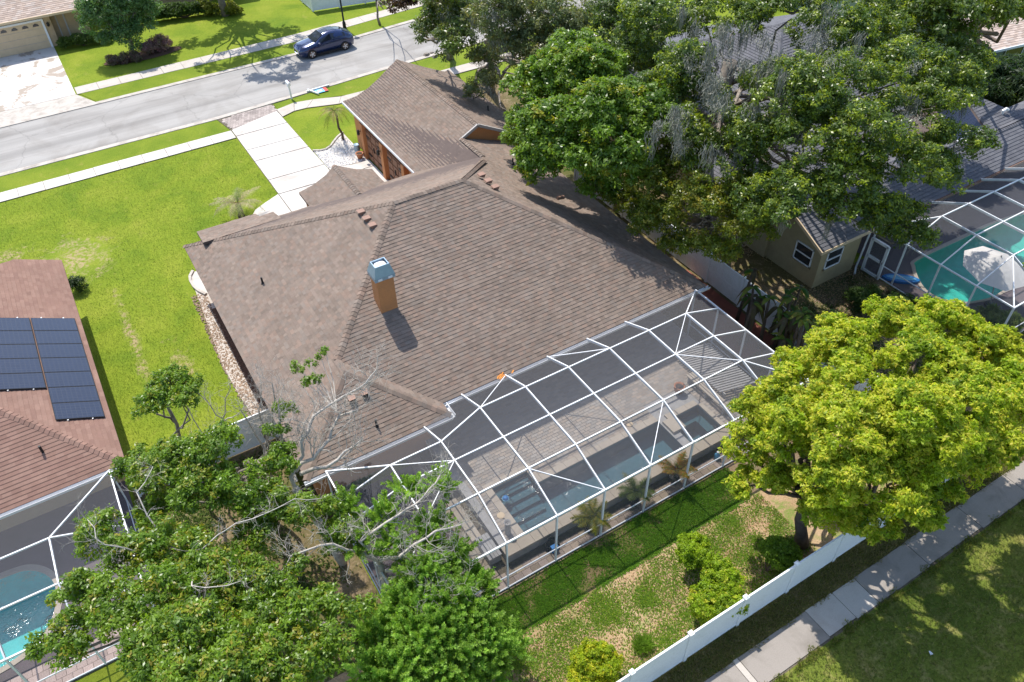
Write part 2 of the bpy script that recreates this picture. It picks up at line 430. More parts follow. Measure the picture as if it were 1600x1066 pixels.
def crown(name, lobes, parent, L, W, pal, seed, density=1.0, rs=0.5, rc=0.24, per=26, tips=None, tip_share=0.0, mat='leaf', zflat=0.8, upw=0.45, hang=0.0, below=-0.45, gap=0.12):
    """limb lobes carry twig clusters (radius rs), the clusters carry leaf tufts (radius rc), the tufts carry leaves"""
    rng = np.random.default_rng(seed)
    lob = np.array([(x, y, z, r) for x, y, z, r in lobes]); sc, sr, sn = [], [], []
    for x, y, z, r in lobes:
        q = min(rs, r * .75); k = max(3, int(density * 1.25 * 4 * r * r / (q * q)))
        d = unit(rng.normal(size=(k * 3, 3))); d = d[d[:, 2] > below][:k]
        p = np.array([x, y, z]) + d * np.maximum(0.05, r - q * .55) * rng.uniform(.55, 1.12, (len(d), 1)) * np.array([1, 1, zflat])
        dd = np.linalg.norm((p[:, None, :] - lob[None, :, :3]) / np.array([1, 1, zflat]), axis=2) / lob[None, :, 3]
        keep = ((np.min(dd, 1) > .42) | (rng.uniform(size=len(p)) < .2)) & (rng.uniform(size=len(p)) > gap)
        sc.append(p[keep]); sr.append(q * rng.uniform(.6, 1.25, int(keep.sum()))); sn.append(d[keep])
    sc = np.concatenate(sc); sr = np.concatenate(sr); sn = np.concatenate(sn); K = len(sc)
    nt_ = np.maximum(4, (3.4 * (sr / rc) ** 2 * rng.uniform(.75, 1.25, K))).astype(int); j = np.repeat(np.arange(K), nt_); n1 = len(j)
    d = unit(rng.normal(size=(n1, 3)) + sn[j] * .45 + np.array([0, 0, .3]))
    tc = sc[j] + d * (sr[j] * rng.uniform(.45, 1.05, n1))[:, None] * np.array([1, 1, .72])
    m = np.maximum(5, per * rng.uniform(.6, 1.4, n1)).astype(int); i = np.repeat(np.arange(n1), m); n = len(i)
    dirs = unit(rng.normal(size=(n, 3)) + d[i] * .55 + np.array([0, 0, .15]))
    pos = tc[i] + dirs * (rc * rng.uniform(.1, 1, (n, 1)) ** .6) * np.array([1, 1, .7])
    nrm = unit(dirs * .35 + d[i] * .35 + np.array([0, 0, upw]) + rng.normal(size=(n, 3)) * .5)
    axis = dirs + rng.normal(size=(n, 3)) * .4 + np.array([0, 0, -hang])
    P = leaf_quads(rng, pos, nrm, L, W, axis)
    big = pick(rng, pal, K) * rng.uniform(.85, 1.15, (K, 1)); sm = big[j] * .6 + pick(rng, pal, n1) * .4
    col = sm[i] * rng.uniform(.7, 1.3, (n, 1))
    if tips is not None:
        tt = (rng.uniform(size=n1) < tip_share * rng.uniform(.3, 1.7, K)[j]); ti = tt[i] & (rng.uniform(size=n) < .75)
        col[ti] = pick(rng, tips, int(ti.sum())) * rng.uniform(.75, 1.2, (int(ti.sum()), 1))
    quads_mesh(name, P, np.clip(col, .003, .9), M[mat], parent)
    global LEAVES; LEAVES = globals().get('LEAVES', 0) + n
    print('leaves', parent.get('label')[:30], n, K)
    return sc
def branch_path(rng, a, b, k=5, wig=0.12):
    a, b = np.array(a, float), np.array(b, float); d = np.linalg.norm(b - a)
    pts = [a + (b - a) * t + (rng.normal(size=3) * wig * d * (1 if 0 < i < k - 1 else 0)) * np.array([1, 1, .6]) for i, t in enumerate(np.linspace(0, 1, k))]
    return [tuple(p) for p in pts]
def limbs(name, base, top, r0, lobes, clumps, parent, mat, seed, twigs=90, lr=0.45):
    """tapered trunk, one limb to every lobe and thin twigs out to the leaf clumps"""
    rng = np.random.default_rng(seed); mb = MB()
    path = branch_path(rng, base, top, 6, 0.03)
    mb.tube(path, [r0 * (1.25 if i == 0 else 1 - 0.07 * i) for i in range(6)], 9)
    tr = mb.obj('trunk', M[mat], parent, True)
    mb = MB()
    cl = np.array(clumps) if len(clumps) else None
    for x, y, z, r in lobes:
        t = rng.uniform(0.55, 1.0); s = np.array(base) + (np.array(top) - np.array(base)) * t
        pth = branch_path(rng, s, (x, y, z - r * .25), 6, 0.06)
        mb.tube(pth, [r0 * lr * (1 - i / 7.0) for i in range(6)], 6)
    if cl is not None and len(cl):
        lob = np.array([l[:3] for l in lobes])
        for i in rng.choice(len(cl), min(twigs, len(cl)), replace=False):
            j = np.argmin(np.linalg.norm(lob - cl[i], axis=1))
            mb.tube(branch_path(rng, lob[j] - np.array([0, 0, .2]), cl[i], 4, 0.1), [r0 * .12 + .012, .02, .014, .008], 4, cap=False)
    mb.obj('limbs', M[mat], parent, True)
    return tr
def moss(name, pts, parent, seed, pal=((0.24, 0.25, 0.2), (0.31, 0.3, 0.25), (0.18, 0.19, 0.15)), L=(0.7, 1.9), spread=0.35, per=60):
    """hanging grey strands: narrow drooping ribbons"""
    rng = np.random.default_rng(seed); P = []; C = []
    for p in pts:
        n = int(per * rng.uniform(.6, 1.3)); g = rng.normal(size=(n, 3)) * rng.uniform(.25, 1.0); q = np.array(p) + g * np.array([spread, spread, 0.25])
        l = rng.uniform(L[0], L[1]) * rng.uniform(.25, 1, n) * np.exp(-.5 * np.sum(g[:, :2] ** 2, 1)); w = rng.uniform(.006, .02, n)
        a = rng.uniform(0, 2 * math.pi, n); ax = np.stack([np.cos(a) * w, np.sin(a) * w, np.zeros(n)], 1)
        for seg in range(6):
            t0, t1 = seg / 6, (seg + 1) / 6
            j0 = np.stack([np.sin(a * 3 + t0 * 6) * .06, np.cos(a * 2 + t0 * 9) * .05, -l * t0], 1); j1 = np.stack([np.sin(a * 3 + t1 * 6) * .06, np.cos(a * 2 + t1 * 9) * .05, -l * t1], 1)
            s0, s1 = 1 - t0 * .6, 1 - t1 * .75
            P.append(np.stack([q + j0 - ax * s0, q + j0 + ax * s0, q + j1 + ax * s1, q + j1 - ax * s1], 1)); C.append(pick(rng, pal, n))
    return quads_mesh(name, np.concatenate(P), np.concatenate(C), M['moss'], parent)
def twig_tree(mb, rng, p, d, length, r, depth, spread=0.7, up=0.15, kmin=2, kmax=3):
    """recursive bare branching"""
    p = np.array(p, float); d = unit(np.array(d, float)); pts = [p]; k = 4
    for i in range(k):
        d = unit(d + rng.normal(size=3) * 0.2 + np.array([0, 0, up * .3])); pts.append(pts[-1] + d * length / k)
    mb.tube([tuple(q) for q in pts], [r * (1 - .11 * i) for i in range(k + 1)], 5 if r > .02 else 3, cap=False)
    if depth == 0: return
    for j in range(rng.integers(kmin, kmax + 1)):
        q = pts[rng.integers(2, k + 1)]
        nd = unit(d + rng.normal(size=3) * spread + np.array([0, 0, up]))
        twig_tree(mb, rng, q, nd, length * rng.uniform(.55, .8), r * .62, depth - 1, spread, up, kmin, kmax)
# ------------------------------------------------------------------ shingled roofs
def clip2(poly, a, b, c):
    """keep the part of a 2-D polygon with a*u+b*v>=c"""
    out = []; n = len(poly)
    for i in range(n):
        p, q = poly[i], poly[(i + 1) % n]; dp = a * p[0] + b * p[1] - c; dq = a * q[0] + b * q[1] - c
        if dp >= 0: out.append(p)
        if (dp >= 0) != (dq >= 0):
            t = dp / (dp - dq); out.append((p[0] + (q[0] - p[0]) * t, p[1] + (q[1] - p[1]) * t))
    return out
def shingles(mb, poly3, pal, rng, course=0.168, tab=(0.13, 0.28), lift=0.018, base=0.004, uniform=False, jit=(.89, 1.11)):
    P = [Vector(p) for p in poly3]; n = Vector((0, 0, 0))
    for i in range(len(P)): n += P[i].cross(P[(i + 1) % len(P)])
    n.normalize()
    if n.z < 0: n = -n
    u = Vector((0, 0, 1)).cross(n)
    u = u.normalized() if u.length > 1e-5 else Vector((1, 0, 0))
    v = n.cross(u); o = P[0]
    q = [((p - o).dot(u), (p - o).dot(v)) for p in P]
    v0, v1 = min(a[1] for a in q), max(a[1] for a in q); k = 0
    while v0 + k * course < v1:
        va, vb = v0 + k * course, v0 + (k + 1) * course
        st = clip2(clip2(q, 0, 1, va), 0, -1, -vb)
        if len(st) >= 3:
            u0, u1 = min(a[0] for a in st), max(a[0] for a in st)
            x = u0 - rng.uniform(0, tab[1])
            while x < u1:
                w = rng.uniform(*tab); pc = clip2(clip2(st, 1, 0, x), -1, 0, -(x + w))
                if len(pc) >= 3:
                    c = pal[rng.integers(0, len(pal))]; f = rng.uniform(*jit); c = tuple(float(t * f) for t in c)
                    lf = lift * (1 if uniform else rng.uniform(.55, 1.25))
                    vs = [o + u * a + v * b + n * (base + lf * (vb - b) / course) for a, b in pc]
                    mb.add(vs, [tuple(range(len(vs)))], c)
                    lo = [(a, b) for a, b in pc if abs(b - va) < 1e-6]
                    if len(lo) == 2:
                        (a0, b0), (a1, b1) = sorted(lo)
                        mb.add([o + u * a0 + v * b0 + n * base * .2, o + u * a1 + v * b1 + n * base * .2, o + u * a1 + v * b1 + n * (base + lf), o + u * a0 + v * b0 + n * (base + lf)], [(0, 1, 2, 3)], c)
                x += w
        k += 1
def ridge_caps(mb, p, q, pal, rng, w=0.3, step=0.2, down=None, slope=0.42, lift=0.03):
    """overlapping cap pieces bent over a ridge or hip"""
    p, q = Vector(p), Vector(q); d = q - p; L = d.length; d.normalize()
    s = d.cross(Vector((0, 0, 1))).normalized(); k = max(1, int(L / step))
    for i in range(k):
        a = p + d * (i * L / k); b = p + d * ((i + 1) * L / k)
        c = pal[rng.integers(0, len(pal))]; f = rng.uniform(.85, 1.15); c = tuple(float(t * f) for t in c)
        z0, z1 = lift + .02, lift
        dn = Vector((0, 0, -w * .5 * slope))
        A = [a + s * (w / 2) + dn + Vector((0, 0, z0)), a + Vector((0, 0, z0 + .01)), a - s * (w / 2) + dn + Vector((0, 0, z0))]
        B = [b + s * (w / 2) + dn + Vector((0, 0, z1)), b + Vector((0, 0, z1 + .01)), b - s * (w / 2) + dn + Vector((0, 0, z1))]
        mb.add(A + B + [A[0] - Vector((0, 0, .05)), A[2] - Vector((0, 0, .05))], [(0, 1, 4, 3), (1, 2, 5, 4), (6, 1, 0), (7, 2, 1), (6, 7, 1)], c)
def roof_part(house, faces, pal, caps, rng, thick=0.13, under='roof_under', **kw):
    mb = MB()
    for f in faces: mb.drop(f, thick)
    r = mb.obj('roof', M[under], house)
    mb = MB()
    for f in faces: shingles(mb, f, pal, rng, **kw)
    s = mb.obj('shingle', M['shingle'], house, kind='stuff'); s.parent = r; s.location = (0, 0, 0)
    mb = MB()
    for p, q in caps: ridge_caps(mb, p, q, pal, rng)
    if caps:
        s = mb.obj('ridge_cap', M['shingle'], house, kind='stuff'); s.parent = r
    return r
LOBES = {
'camphor': [(16.81,11.33,5.6,1.08),(16.23,11.19,4.4,0.81),(17.92,10.93,6.6,1.12),(20.45,11.14,6.8,1.12),(20.02,12.17,6.2,0.72),(21.23,12.51,6.2,0.68),(16.43,8.07,8.0,1.26),(23.2,11.75,6.4,0.95),(20.55,9.03,8.0,1.22),(24.73,10.55,6.4,0.99),(25.29,9.06,6,1.12),(17.84,7.15,8.6,1.35),(20.83,7.05,7.8,1.22),(23.27,7.18,6.6,0.99),(20.92,6.04,6.6,1.03),(19.43,6.19,6,1.12),(16.63,6.47,7,1.12),(16.36,8.01,5.8,1.08),(16.15,9.85,5.8,0.95),(15.41,10.28,3.6,0.68),(16.0,9.53,4.2,0.63),(18.25,6.06,5,0.85),(16.99,6.61,4.6,0.81),(16.23,7.69,4.4,0.72),(17.9,9.34,8.0,0.99),(16.37,9.66,6.8,1.08),(15.8,7.23,7.2,0.95),(26.58,8.38,5.4,0.9),(23.88,6.71,5.4,0.85),(20.74,8.21,8,0.95),(19.76,6.47,7.2,0.9),(18.12,6.52,7.6,0.99),(25.98,10.13,5.8,0.72),(19.22,12.62,5.6,0.63),(20,9,5,1.08),(22,9,5,1.08),(24,9,5,1.08),(25.4,9.4,5.5,0.99)],
'bright': [(22.31,31.95,8.5,1.9),(21.04,32.69,7.5,1.6),(19.53,28.38,8,1.7),(23.57,30.68,9,1.6),(20.84,26.69,9,1.8),(18.83,28.4,6.5,1.4),(19.61,26.84,7,1.6),(20.71,25.41,8,1.6),(20.05,31.47,6.5,1.1),(23.95,33.78,9,1.2),(22.71,26.22,9,1.5),(21.04,27.09,5,1.1),(21.88,25.36,7,1.2),(19.44,28.81,8.5,1.2),(20.43,33.35,5,0.9)],
'mossoak': [(30.1,28.18,10.8,1.71),(25.99,25.12,9.2,1.14),(25.07,21.63,9.2,1.42),(29.97,30.07,10.4,1.33),(27.58,23.62,10.0,1.14),(27.11,30.96,10.4,1.9),(25.39,26.49,10.4,1.42),(32.84,27.08,11.2,1.8),(32.47,24.15,10.8,2.09),(36.69,24.49,10.4,1.9),(39.52,23.85,10.0,1.9),(39.29,21.47,9.2,1.71),(33.37,20.33,10.4,1.9),(29.67,20.41,10.4,2.09),(26.5,20.46,11.2,1.8),(25.88,19.2,9.6,2.09),(27.61,17.82,10.0,1.9),(31.74,18.07,9.6,1.9),(32.7,16.68,8.4,1.52),(28.82,16.44,8.8,1.71),(26.26,17.09,8.4,1.71),(24.47,18.43,8.0,1.71),(24.05,21.85,8.0,1.71),(23.49,23.94,8.8,1.33),(24.69,26.81,9.2,1.71),(31.54,16.47,7.6,1.14),(26.76,17.75,7.0,0.95),(27.59,16.14,7.2,1.23),(29.41,15.58,6.2,1.14),(28.7,15.62,5.6,0.76),(23.9,19.12,7.2,1.33),(26.58,31.11,8.8,1.42),(34.25,18.65,9.6,1.52),(39.64,25.69,10.4,1.52)],
'olive': [(22.26,25.71,4.2,0.9),(21.87,23.95,4.2,0.9),(21.97,22.83,4,0.81),(22.0,26.72,4.5,0.81),(21.97,24.16,6.2,1.17),(23.64,24.21,7,1.17),(22.12,22.99,5.2,1.08),(22.65,21.28,6.8,1.26),(25.1,25.31,7.4,1.08),(23.08,19.97,6.2,1.17),(24.27,19.4,5.4,0.72),(22.6,19.98,5,0.9),(24.18,20.53,7,1.08),(22.34,21.73,4.4,0.72),(24.85,19.42,6.2,0.72),(23.38,26.25,6.8,0.99)],
'street1': [(22.18,44.34,8,1.6),(21.14,45.1,7,1.2),(21.5,41.52,7.5,1.3),(21.61,43.93,9,1.6),(22.98,42.54,8,1.3),(21.67,43.77,5.5,0.8)],
'street2': [(22.92,39.36,9,1.8),(24.75,38.84,9.5,1.8),(25.64,37.52,9,1.7),(23.06,38.23,7.5,1.4),(23.11,41.38,6,1.1),(22.38,40.19,5,1.0),(24.41,36.94,8,1.4),(26.13,36.89,8,1.3),(22.78,39.08,10,1.6),(22.06,41.34,3.8,0.7),(23.88,38.96,3.0,0.55),(24.17,37.93,6,0.9)],
'purple': [(22.7,52.78,6,0.9),(23.62,53.04,6.4,1.0),(22.84,54.68,6,0.7)],
'myrtle': [(6.21,70.2,3.44,1.52),(4.4,70.5,3.08,1.23),(7.51,70.0,2.16,1.23),(5.96,69.7,1.99,1.14),(8.6,70.6,3.2,1.04),(4.34,70.4,4.22,1.04),(6.46,70.2,4.86,1.33),(6.69,69.8,0.89,0.66),(4.66,69.9,1.76,0.76),(7.97,70.5,4.32,1.14)],
'farr': [(39.22,22.9,11,1.8),(41.66,22.83,11,1.6),(48.94,24.99,8,1.2),(48.54,24.36,9,1.2)],
'farcanopy': [(32.64,42.46,6,1.6),(31.11,36.57,7,1.6),(31.6,38.6,8,1.6),(31.36,39.92,5,1.3),(32.0,35.6,9,1.8),(31.26,35.37,6,1.3)],
'laurel_a': [(-0.4,22.06,7.2,0.62),(-1.08,21.67,7.0,0.5),(-0.13,21.24,7,0.5),(-1.46,21.62,6.8,0.35),(0.21,21.73,7.0,0.35)],
'laurel_b': [(-0.81,18.62,7.0,0.9),(0.14,18.27,7.2,0.81),(-1.68,18.99,6.4,0.81),(-0.85,17.43,6.6,0.9),(0.21,17.04,6.6,0.81),(-2.18,19.98,6.0,0.63),(0.67,16.42,6,0.72),(1.77,17.79,6.0,0.54),(2.02,19.03,6.2,0.36),(1.62,15.88,5.6,0.63),(-2.14,18.41,5.4,0.63),(0.14,15.87,5.4,0.72),(2.37,15.91,5.0,0.45),(2.5,15.37,4.5,0.45),(2.5,19.75,6.2,0.32)],
'laurel_c': [(-3.57,17.37,6.8,0.63),(-3.12,16.1,6.8,0.72),(-4.31,15.19,7.2,0.72),(-3.62,14.21,7.4,0.81),(-4.83,14.39,7,0.54),(-5.19,14.04,6.6,0.36),(-1.94,15.85,6.8,0.81),(-1.27,13.96,7.2,0.9),(-2.53,13.81,7.6,0.9),(-0.52,13.18,7,0.81),(-2.05,12.05,8,0.9),(-1.25,11.41,7.6,0.9),(-0.04,12.01,7,0.81),(-2.96,12.35,7.8,0.81),(-0.36,10.5,7.2,0.81),(-1.76,10.41,8,0.9),(1.06,12.05,6.2,0.54),(-2.6,11.11,8,0.81),(0.5,10.89,6.6,0.72),(0.89,13.54,6.2,0.45),(1.91,12.29,5,0.36),(-4.12,18.03,6.4,0.36),(-1.07,10.01,7.6,0.81),(-5.7,14.76,6.6,0.27)],
'twigleaf': [(3.91,20.23,7.2,0.2),(4.32,20.28,7.4,0.17),(3.52,20.53,7.0,0.2),(3.84,19.71,7.0,0.22),(4.61,20.62,7.2,0.12),(3.51,19.7,7,0.15)],
'feather': [(3.0,16.17,4.2,0.4),(2.81,15.0,4,0.45),(3.77,12.66,3.4,0.5),(4.05,10.38,2.4,0.6),(5.89,10.41,1.6,0.4),(2.13,10.59,3.4,0.6),(3.42,11.27,3.6,0.6),(3.32,12.19,3.4,0.7),(4.42,11.74,3.4,0.75),(4.81,10.88,2.8,0.7),(3.71,10.85,3.2,0.75),(2.72,11.0,3.2,0.75),(2.38,12.03,3.4,0.6),(4.96,10.4,2.2,0.6),(5.32,13.46,3.2,0.55),(5.61,12.31,2.6,0.55),(5.32,14.31,3.6,0.45),(1.73,11.06,3.4,0.6),(5.05,15.45,4.6,0.35),(3.94,15.12,4.4,0.35),(3.31,10.16,2.8,0.7),(4.17,12.93,3.8,0.5),(4.47,9.97,1.8,0.6),(6.19,15.4,4.2,0.3),(3.85,14.07,4,0.4)],
's1': [(13.47,10.2,1.1,0.62)],
's2': [(13.54,8.95,1.1,0.68),(12.57,8.33,1.0,0.72),(13.28,8.16,1.0,0.6)],
's3': [(16.11,8.62,1.0,0.6),(16.18,8.41,0.8,0.5)],
's4': [(7.98,8.69,1.0,0.78),(7.54,8.59,0.8,0.6)],
'farbig': [(15,64,7.4,1.3),(13.8,65.0,7.4,1.1),(17,65.2,7.4,1.2),(10.8,69.0,6.9,1.1),(12.2,67.6,7,1.0),(12.6,74,7,1.6),(16,71,8,1.6),(15.4,67.6,8,1.5),(13.5,70,8.5,1.6),(10,73.4,7,1.4),(18,73,8,1.6),(16.5,75.5,8.5,1.8),(14.5,77,8,1.8),(18.6,69.5,7.6,1.2)],
'thicket': [(53,26.8,1.4,1.7),(55.5,25.8,1.6,1.8),(51.6,28.2,1.3,1.6),(57.8,25,1.5,1.7),(54.5,28.6,1.8,1.9),(60,24.4,1.4,1.6),(57,27,1.8,1.6),(50.2,29.8,1.2,1.5)],
'mosspts': [(25.86,26.78,11.4,1),(25.25,25.17,11.2,1),(23.69,23.58,11,1),(25.98,25.23,11.6,1),(27.32,25.48,11.8,1),(26.43,23.82,11.4,1),(27.76,24.3,11.8,1),(26.98,22.88,11.6,1),(26.77,21.49,12,1),(26.88,20.83,11.8,1),(30.68,23.5,12,1),(30.14,22.09,12,1),(22.37,23.3,10,1),(21.59,23.35,9.6,1),(21.95,22.11,9.6,1),(25.53,20.89,11,1),(24.76,21.41,11,1),(23.65,22.14,11,1),(31.27,18.1,10.6,1),(29.78,17.26,10.2,1),(27.76,20.24,11.8,1),(27.17,28.09,11.6,1),(24.93,23.22,11.4,1)],
'shade': [(27.6,6.6,7.6,1.6),(27.2,4.6,6.8,1.5),(29.0,8.2,7.8,1.8),(29.2,5.8,7.4,1.8),(28.4,3.6,6.2,1.4),(30.6,7.4,7.6,1.8),(26.6,2.8,5.2,1.0)],
}
# ------------------------------------------------------------------ the setting
rng0 = np.random.default_rng(5)
HOLES = [(-12.0, 19.0, -6.5, 23.8), (8.6, 14.1, 19.0, 17.1), (34.0, 13.6, 46.5, 18.2)]
def ground_rects(x0, y0, x1, y1):
    xs = sorted({x0, x1} | {h[0] for h in HOLES} | {h[2] for h in HOLES}); ys = sorted({y0, y1} | {h[1] for h in HOLES} | {h[3] for h in HOLES})
    for i in range(len(xs) - 1):
        for j in range(len(ys) - 1):
            cx, cy = (xs[i] + xs[i + 1]) / 2, (ys[j] + ys[j + 1]) / 2
            if not any(h[0] < cx < h[2] and h[1] < cy < h[3] for h in HOLES):
                yield xs[i], ys[j], xs[i + 1], ys[j + 1]
mb = MB()
for a in ground_rects(-300, -200, 400, 500): mb.sheet([(a[0], a[1]), (a[2], a[1]), (a[2], a[3]), (a[0], a[3])], -0.03)
structure('ground', mb, M['lawn'])
def sheet(name, poly, z, mat): return structure(name, MB().sheet(poly, z), M[mat])
def rect(x0, y0, x1, y1): return [(x0, y0), (x1, y0), (x1, y1), (x0, y1)]
def band(lo, hi): return list(lo) + list(reversed(hi))
near = [(-60, 55.5), (9, 55.6), (17, 56.15), (22, 56.55), (32, 57.1), (60, 58.6), (120, 62)]
far = [(-60, 61.9), (2, 62.5), (17.5, 62.75), (28, 63.8), (45, 65.6), (60, 67.3), (120, 74)]
off = lambda pl, d: [(x, y + d) for x, y in pl]
sheet('street', band(near, far), 0.0, 'street')
for nm, pl, d in (('kerb', near, -0.42), ('kerb', far, 0.42)):
    lo, hi = (off(pl, d), pl) if d < 0 else (pl, off(pl, d))
    structure(nm, MB().slab(band(lo, hi), -0.04, 0.045), M['kerb'])
sheet('verge', [(-60, 53.03), (9.1, 53.03), (8.75, 55.17), (-60, 55.08)], 0.008, 'verge')
sheet('verge', [(12.95, 54.3), (15.7, 54.4), (18.4, 53.65), (40, 53.6), (40, 57), (22, 56.1), (17, 55.7), (13.0, 55.3)], 0.008, 'verge')
sheet('verge', [(2.1, 62.95), (17.5, 63.2), (28, 64.25), (45, 66.0), (45, 67.4), (28, 66.55), (18.75, 65.4), (1.24, 65.1)], 0.008, 'verge')
# pavements made of single slabs
def slab_walk(name, pts_lo, pts_hi, step, mat, z=0.035, label=None):
    """slabs between two edge polylines given at the same parameter"""
    base = structure(name, MB().slab(band(pts_lo, pts_hi), -0.03, z - 0.03), M['gap'])
    for k in range(len(pts_lo) - 1):
        (ax, ay), (bx, by), (cx, cy), (dx, dy) = pts_lo[k], pts_lo[k + 1], pts_hi[k], pts_hi[k + 1]
        n = max(1, round(math.dist((ax, ay), (bx, by)) / step))
        for i in range(n):
            e = 0.013 / max(0.3, math.dist((ax, ay), (bx, by)) / n)
            t0, t1 = (i + e) / n, (i + 1 - e) / n
            L = lambda p, q, t: (p[0] + (q[0] - p[0]) * t, p[1] + (q[1] - p[1]) * t)
            P, Q = (ax, ay), (bx, by); R_, S_ = (cx, cy), (dx, dy)
            h = z + float(rng0.uniform(-.006, .006))
            MB().slab([L(P, Q, t0), L(P, Q, t1), L(R_, S_, t1), L(R_, S_, t0)], z - 0.03, h).obj('slab', M[mat], base)
    return base
slab_walk('pavement', [(-13.6, 51.82), (9.14, 51.82)], [(-13.6, 53.0), (9.14, 53.0)], 1.52, 'walk_white')
slab_walk('pavement', [(12.84, 53.02), (13.87, 53.42), (14.8, 53.38), (17.0, 52.7), (22, 52.4), (40, 52.4)], [(12.84, 54.3), (14.3, 54.67), (15.68, 54.4), (17.6, 53.7), (22, 53.6), (40, 53.6)], 1.6, 'walk')
slab_walk('pavement', [(1.05, 65.1), (18.75, 65.4), (28, 66.5), (60, 70.0)], [(1.05, 66.45), (18.75, 66.95), (28, 67.85), (60, 71.4)], 1.6, 'walk')
rear = structure('path', MB().slab(rect(-30, 5.5, 70, 6.72), -0.03, 0.005), M['gap'])
jx = [-6, -3.2, 0.6, 4.1, 7.4, 10.2, 12.26, 12.50, 15.7, 17.03, 18.16, 20.93, 24.0, 26.92, 30.2, 33.4, 37]
jy = [(0, 0)] * 20
for i in range(len(jx) - 1):
    m_ = 'walk' if jx[i] in (12.26, 15.7, 17.03) else 'walk_grey'
    dy = float(rng0.uniform(-.05, .05))
    MB().slab([(jx[i] + .012, 5.56 + dy), (jx[i + 1] - .012, 5.56 + dy), (jx[i + 1] - .012, 6.7 + dy * .4), (jx[i] + .012, 6.7 + dy * .4)], 0.0, 0.035 + float(rng0.uniform(-.008, .012))).obj('slab', M[m_], rear)
# strips of ground round the houses
sheet('back_yard', rect(-3, 7.62, 25.4, 13.3), 0.0, 'litter')
sheet('planting_strip', [(4.5, 11.2), (17.2, 11.35), (17.6, 12.95), (3.2, 12.95)], 0.008, 'bedgreen')
sheet('field', rect(-60, -60, 120, 5.5), 0.0, 'field')
sheet('dry_verge', rect(-60, 6.72, 120, 7.6), 0.0, 'drygrass')
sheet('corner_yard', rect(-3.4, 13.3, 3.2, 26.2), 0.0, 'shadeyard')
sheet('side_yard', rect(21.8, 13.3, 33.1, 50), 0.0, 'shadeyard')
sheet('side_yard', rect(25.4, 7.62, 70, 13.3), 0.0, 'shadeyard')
sheet('red_path', [(22.9, 17.3), (25.2, 17.3), (25.2, 24), (22.9, 24)], 0.02, 'red_path')
sheet('neighbour_patio', rect(33.15, 11.5, 34.0, 19.6), 0.02, 'purple_floor')
sheet('neighbour_patio', rect(34.0, 11.5, 56, 13.6), 0.02, 'purple_floor')
sheet('neighbour_patio', rect(34.0, 18.2, 56, 22.0), 0.02, 'purple_floor')
sheet('neighbour_patio', rect(46.5, 13.6, 56, 18.2), 0.02, 'purple_floor')
# our driveway, apron and entry
drive = structure('driveway', MB().slab([(9.17, 36.9), (15.6, 36.9), (15.6, 44.0), (12.9, 44.6), (12.82, 54.1), (9.17, 53.05)], -0.03, 0.006), M['gap'])
for p in ([(9.18, 52.0), (12.82, 52.0), (12.82, 54.12), (9.18, 53.05)], [(9.18, 49.73), (12.84, 49.6), (12.82, 51.97), (9.18, 51.97)], [(9.18, 48.0), (12.86, 47.9), (12.84, 49.57), (9.18, 49.7)],
          [(9.18, 45.24), (12.9, 45.15), (12.86, 47.87), (9.18, 47.97)], [(9.18, 43.3), (12.9, 43.2), (12.9, 45.12), (9.18, 45.21)], [(12.93, 43.2), (15.58, 43.2), (15.58, 44.05), (14.4, 44.1), (12.93, 44.55)],
          [(9.18, 40.3), (12.2, 40.3), (12.2, 43.17), (9.18, 43.27)], [(12.23, 40.3), (15.58, 40.3), (15.58, 43.17), (12.23, 43.17)], [(9.18, 36.92), (15.58, 36.92), (15.58, 40.27), (9.18, 40.27)]):
    cx_, cy_ = sum(q[0] for q in p) / len(p), sum(q[1] for q in p) / len(p)
    p = [(x + .018 * (1 if x < cx_ else -1), y + .018 * (1 if y < cy_ else -1)) for x, y in p]
    MB().slab(p, 0.0, 0.04 + float(rng0.uniform(-.004, .004))).obj('slab', M['walk_white'], drive)
entry = structure('entry_path', MB().slab([(6.6, 39.2), (9.15, 39.0), (9.15, 43.3), (8.17, 42.8), (7.4, 42.35), (6.9, 41.6), (6.6, 40.6)], -0.03, 0.038), M['walk_white'])
apron = structure('driveway_apron', MB().slab([(9.16, 53.06), (12.82, 54.13), (12.95, 55.3), (8.8, 55.15)], -0.03, 0.01), M['gap'])
mb = MB()
for j in range(8):
    for i in range(22):
        x = 8.7 + i * .2 + (j % 2) * .1; y0 = 53.06 + j * .28
        lo = 53.06 + max(0, (x - 9.16)) * .292; hi = 55.15 + (x - 8.8) * .036
        if 8.85 + (55.2 - y0) * .13 < x < 12.75 and y0 > lo - .25 and y0 + .26 < hi + .1:
            c = 0.28 * float(rng0.uniform(.75, 1.25)); mb.box(x, max(y0, lo), 0, x + .19, min(y0 + .27, hi), 0.04, (c * 1.15, c * .98, c * .88))
o = mb.obj('paver', M['brick_paver'], apron, kind='stuff')
# neighbour's stained driveway across the street
ldr = structure('driveway', MB().slab([(-12, 65.2), (0.96, 65.2), (0.96, 76.0), (-12, 76.0)], -0.03, 0.02), M['rust_concrete'])
sheet('driveway_apron', [(-12, 62.4), (2.0, 62.95), (0.97, 65.17), (-12, 65.17)], 0.016, 'kerb')
